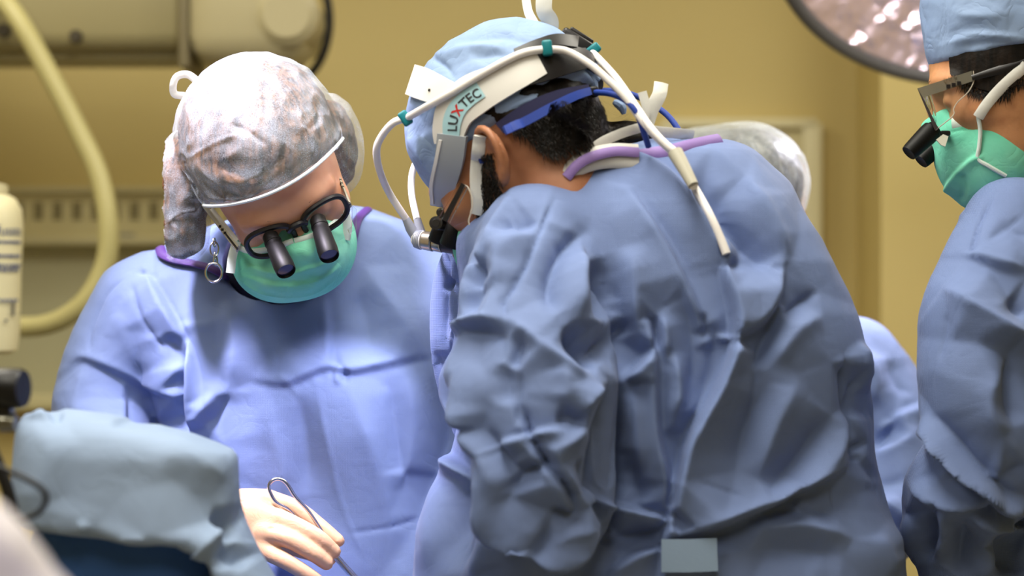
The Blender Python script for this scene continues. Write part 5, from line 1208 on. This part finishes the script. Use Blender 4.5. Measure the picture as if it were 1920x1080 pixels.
# ---------------- the fourth person's cap
rt = K4.root
K4.cap = union([ell(P(1405, 330, 3.40), (.070, .095, .070)), (ell(P(1455, 350, 3.41), (.038, .07, .050)), .03), (ell(P(1315, 300, 3.44), (.05, .06, .044)), .03), (world_sdf(ell((0, -.004, .02), (.084, .106, .092)), K4.C, K4.R), .02)])
hair_grey = hair_mat('hair_grey', (46, 44, 42), (120, 116, 110))
nets('hair', lambda p: K4.cap(p)+.007, P(1230, 420, 3.3)-.03, P(1520, 220, 3.5)+.03, .005, hair_grey, rt)
PL = [('k', 4, 5, [(1375, 236), (1395, 270), (1412, 315), (1415, 350)]), ('v', 4, 5, [(1360, 250), (1385, 290), (1400, 330)]), ('k', 4, 5, [(1440, 262), (1460, 300), (1470, 350)]), ('v', 5, 5, [(1425, 300), (1440, 330), (1450, 360)]), ('k', 4, 5, [(1470, 285), (1490, 320), (1490, 370)]), ('v', 4, 5, [(1460, 300), (1478, 335), (1480, 375)]), ('v', 5, 5, [(1345, 262), (1370, 300), (1385, 330)]), ('k', 3, 3, [(1400, 250), (1430, 300), (1435, 330)]), ('v', 4, 4, [(1490, 310), (1502, 345), (1498, 380)])]
CK = nets('bouffant_cap', K4.cap, P(1230, 420, 3.3)-.04, P(1520, 220, 3.5)+.04, .005, veil_mat('veil_white_b', (230, 238, 240), .28), rt, sub=1, strokes=PL, noise_amp=.003, nscale=40., label='pleated see-through white cap')
mkk = world_sdf(mask_sdf(), K4.C, K4.R); nets('face_mask', mkk, *box_of(local(K4, [(0, .06, -.09)])[0], .10), .006, m_mask, rt, label='mint green surgical mask')

# ------------------------------------------------------------------ gloved hands
m_glove = M('latex_glove', (194, 154, 122), .45, spec=.4, sss=.3, bumps=[('crease', 60, .25, .002), ('noise', 140, .15, .001)])
def hand_w():
    kn = [(505, 938, 3.005), (497, 962, 2.985), (492, 996, 2.975), (492, 1030, 2.972)]
    fs = [tube_sdf([P(385, 990, 2.995), P(430, 978, 2.995), P(470, 970, 2.995), P(500, 985, 2.99)], (.030, .026, .027, .024)), (tube_sdf([P(455, 945, 2.998), P(490, 945, 3.0)], (.017, .017)), .015), (tube_sdf([P(460, 1010, 2.985), P(492, 1020, 2.98)], (.018, .016)), .015)]
    F_ = [([kn[0], (555, 955, 3.008), (600, 988, 3.004), (634, 1014, 3.0)], (.0125, .0108, .0098, .0078)), ([kn[1], (545, 982, 2.976), (595, 1008, 2.974), (626, 1034, 2.98)], (.0125, .0112, .0102, .0085)),
          ([kn[2], (540, 1010, 2.966), (585, 1036, 2.966), (612, 1056, 2.972)], (.0120, .0108, .0098, .0084)), ([kn[3], (535, 1052, 2.962), (575, 1076, 2.962), (600, 1092, 2.966)], (.0110, .0096, .0088, .0075)),
          ([(480, 985, 3.01), (520, 1010, 3.03), (570, 1030, 3.028), (618, 1046, 3.012)], (.016, .0135, .0115, .009))]
    for pts, r_ in F_: fs.append((tube_sdf([P(*q) for q in pts], r_, 5), .005))
    return union(fs, .012)
hw = hand_w()
nets('glove', hw, P(370, 1110, 2.93), P(660, 890, 3.05)+np.array([0, .02, 0]), .0026, m_glove, W.root, sub=1, label='cream latex glove on the hand', strokes=[('v', 4, 1.5, [(500, 990), (520, 992), (540, 998)]), ('k', 3, 1.2, [(450, 940), (470, 930), (490, 932)])])
t = thing('forceps', 'steel surgical forceps with a looped spring end held in the gloved hand', 'forceps', tuple(P(600, 990, 2.99)))
A = crom([P(560, 976, 2.995), P(540, 955, 2.985), P(518, 942, 2.978), P(507, 924, 2.976), P(504, 911, 2.976), P(511, 901, 2.976), P(524, 898, 2.976), P(538, 907, 2.977), P(555, 933, 2.98), P(578, 958, 2.984), P(600, 991, 2.988), P(633, 1042, 2.994), P(672, 1086, 3.0), P(730, 1150, 3.0)], 8)
MB().tube(A, .0021, 12).build('spring_loop', m_steel, t)
MB().tube(crom([P(625, 1036, 2.992), P(650, 1066, 2.995), P(690, 1112, 3.0), P(730, 1150, 3.0)], 6), np.linspace(.0036, .0012, 19), 10, flat=.6).build('blade', m_steel, t)
MB().tube(crom([P(560, 976, 2.995), P(600, 1010, 2.998), P(640, 1062, 3.0), P(728, 1152, 3.004)], 6), np.linspace(.0018, .0012, 19), 10).build('blade', m_steel, t)

def hand_generic():
    fs = [ell((.045, 0, 0), (.05, .042, .017)), (tube_sdf([(-.03, 0, 0), (.02, 0, 0)], (.028, .028)), .02)]
    for y, L, s_ in ((.030, .072, 0), (.010, .080, .004), (-.011, .074, .002), (-.031, .058, 0)):
        fs.append((tube_sdf([(.075, y, 0), (.085+L*.4, y*1.05, -.006), (.083+L*.75, y*1.06, -.022), (.080+L*.95, y*1.06, -.036)], (.0115, .0105, .0095, .008)), .006))
    fs.append((tube_sdf([(.02, .035, -.008), (.045, .055, -.02), (.07, .058, -.034), (.09, .05, -.044)], (.015, .013, .011, .009)), .008))
    return union(fs, .01)
HV, HQ = surfnet(hand_generic(), *bbox_grid((-.06, -.07, -.07), (.19, .09, .05), .004))
def glove(h, wrist, direction, palm_up=(0, 0, 1)):
    d = nrm(direction); u = np.asarray(palm_up, float); u = nrm(u-d*u.dot(d)); Rg = np.stack([d, np.cross(u, d), u], 1)
    obj('glove', HV@Rg.T+np.asarray(wrist), HQ, m_glove, h.root)
glove(W, P(750, 1128, 3.08), (-.8, -.2, -.5)); glove(S, P(812, 1200, 2.87), (-.15, .05, -.98), (1, 0, 0)); glove(S, P(815, 1190, 2.97), (-.1, -.1, -.98), (1, 0, 0))
glove(R3, P(1800, 1160, 2.90), (-.1, 0, -.98), (1, 0, 0)); glove(R3, P(1850, 1060, 3.05), (-.8, 0, -.5)); glove(K4, P(1500, 1060, 3.25), (-.8, -.3, -.5)); glove(K4, P(1105, 1060, 3.2), (-.6, -.5, -.5))

# ------------------------------------------------------------------ operating table, drapes, foreground
m_drape = M('drape_green_blue', (144, 163, 192), .75, spec=.15, bumps=[('crease', 18, .2, .006), ('noise', 260, .12, .0008)], vary=(5, (136, 155, 186), .35, .7))
m_drape2 = M('drape_royal', (62, 98, 160), .75, spec=.15, bumps=[('crease', 18, .25, .006)])
DY = 2.56
df_ = stack_sdf([(766, 100, 150, DY, .03), (776, 50, 190, DY, .05), (792, 42, 262, DY, .065), (812, 38, 335, DY, .078), (832, 36, 395, DY, .085), (852, 35, 438, DY, .09), (900, 33, 443, DY, .095), (960, 34, 450, DY, .10), (1040, 42, 485, DY, .105), (1120, 50, 525, DY, .10), (1250, 60, 540, DY, .10)], 3.2)
t = thing('arm_board', 'draped arm board under pale blue-green cloth beside the gloved hand', 'drape', tuple(P(260, 1250, DY)))
D_STR = [('v', 16, 16, [(395, 975), (430, 985), (450, 1010)]), ('r', 14, 10, [(370, 1075), (380, 1030), (420, 985)]), ('v', 20, 16, [(420, 1020), (450, 1040), (470, 1060)]), ('r', 8, 6, [(148, 1002), (152, 990), (150, 975)]),
         ('r', 26, 6, [(110, 800), (90, 880), (60, 970)]), ('v', 26, 2.5, [(250, 860), (230, 930), (180, 990)]), ('v', 30, 3, [(300, 880), (370, 930), (420, 950)]), ('r', 26, 4, [(300, 820), (380, 870), (430, 900)]), ('r', 6, 6, [(60, 790), (75, 780), (95, 790)]), ('v', 6, 7, [(95, 785), (105, 780), (118, 776)]), ('r', 18, 8, [(280, 1010), (275, 1050), (290, 1090)])]
hem_x, hem_y = np.array([-50, 0, 60, 150, 240, 330, 375, 400, 430, 900.]), np.array([960, 968, 992, 1006, 1018, 1016, 1030, 1080, 1400, 1400.])
def cloth_f(p):
    q = proj(p); return smax(df_(p), ((q[:, 1]-np.interp(q[:, 0], hem_x, hem_y))/FPX*DY).astype(np.float32), .006)
nets('cloth', cloth_f, P(10, 1240, DY)-np.array([0, .12, 0]), P(560, 750, DY)+np.array([0, .12, 0]), .006, m_drape, t, sub=1, strokes=D_STR, noise_amp=.002, nscale=15.)
lf = stack_sdf([(960, 75, 420, DY+.02, .085), (1060, 62, 440, DY+.02, .09), (1200, 70, 500, DY+.02, .095), (1500, 80, 520, DY+.02, .09)], 3)
nets('under_cloth', lambda p: lf(p), P(40, 1480, DY)-np.array([0, .1, 0]), P(560, 940, DY)+np.array([0, .14, 0]), .009, m_drape2, t, sub=1)
MB().box((P(260, 1400, DY)[0], DY, .86), (.2, .12, .03), bev=.01).build('board', m_gunm, t)
MB().lathe((P(260, 1400, DY)[0], DY, 0), (0, 0, 1), [(0, .16), (.02, .16), (.03, .03), (.85, .025)], 24).build('pedestal', m_gunm, t)

t = thing('operating_table', 'operating table with pillar base under the royal blue drape', 'table', (-.62, 2.85, 0))
MB().box((-.62, 2.85, .80), (.96, .26, .06), bev=.015).build('table_top', m_gunm, t); MB().box((-.62, 2.85, .40), (.24, .22, .75), bev=.02).build('column', m_alu, t); MB().box((-.62, 2.85, .04), (.8, .26, .08), bev=.02).build('base', m_gunm, t)
TY = 2.85; tpx = lambda x: 960+FPX*x/TY; tpy = lambda z: 540+FPX*(CAMZ-z)/TY
tf = stack_sdf([(tpy(.93), tpx(-1.10), tpx(-.19), TY, .13), (tpy(.90), tpx(-1.13), tpx(-.17), TY, .145), (tpy(.55), tpx(-1.14), tpx(-.17), TY, .155)], 6)
o = nets('table_drape', tf, (-1.2, 2.65, .5), (-.1, 3.05, .97), .014, m_drape2, None, noise_amp=.012, nscale=9.); tag(o, 'royal blue surgical drape hanging over the operating table', 'drape')

# out-of-focus draped stand in the lower left corner, close to the camera
NY = 1.62
nf = stack_sdf([(925, -240, -60, NY, .03), (945, -270, -10, NY, .05), (985, -290, 30, NY, .06), (1080, -310, 92, NY, .075), (1300, -330, 170, NY, .09), (2500, -360, 230, NY, .11), (4520, -380, 250, NY, .12)], 2.4)
o = nets('draped_stand', nf, P(-420, 4520, NY)-np.array([0, .15, 0]), P(300, 900, NY)+np.array([0, .15, 0]), .014, M('lilac_cloth', (176, 170, 190), .7, bumps=[('crease', 12, .4, .01)], vary=(14, (206, 200, 206), .4, .6)), None, noise_amp=.008, nscale=12.)
tag(o, 'pale lilac draped stand close to the camera beside the black cable', 'stand')
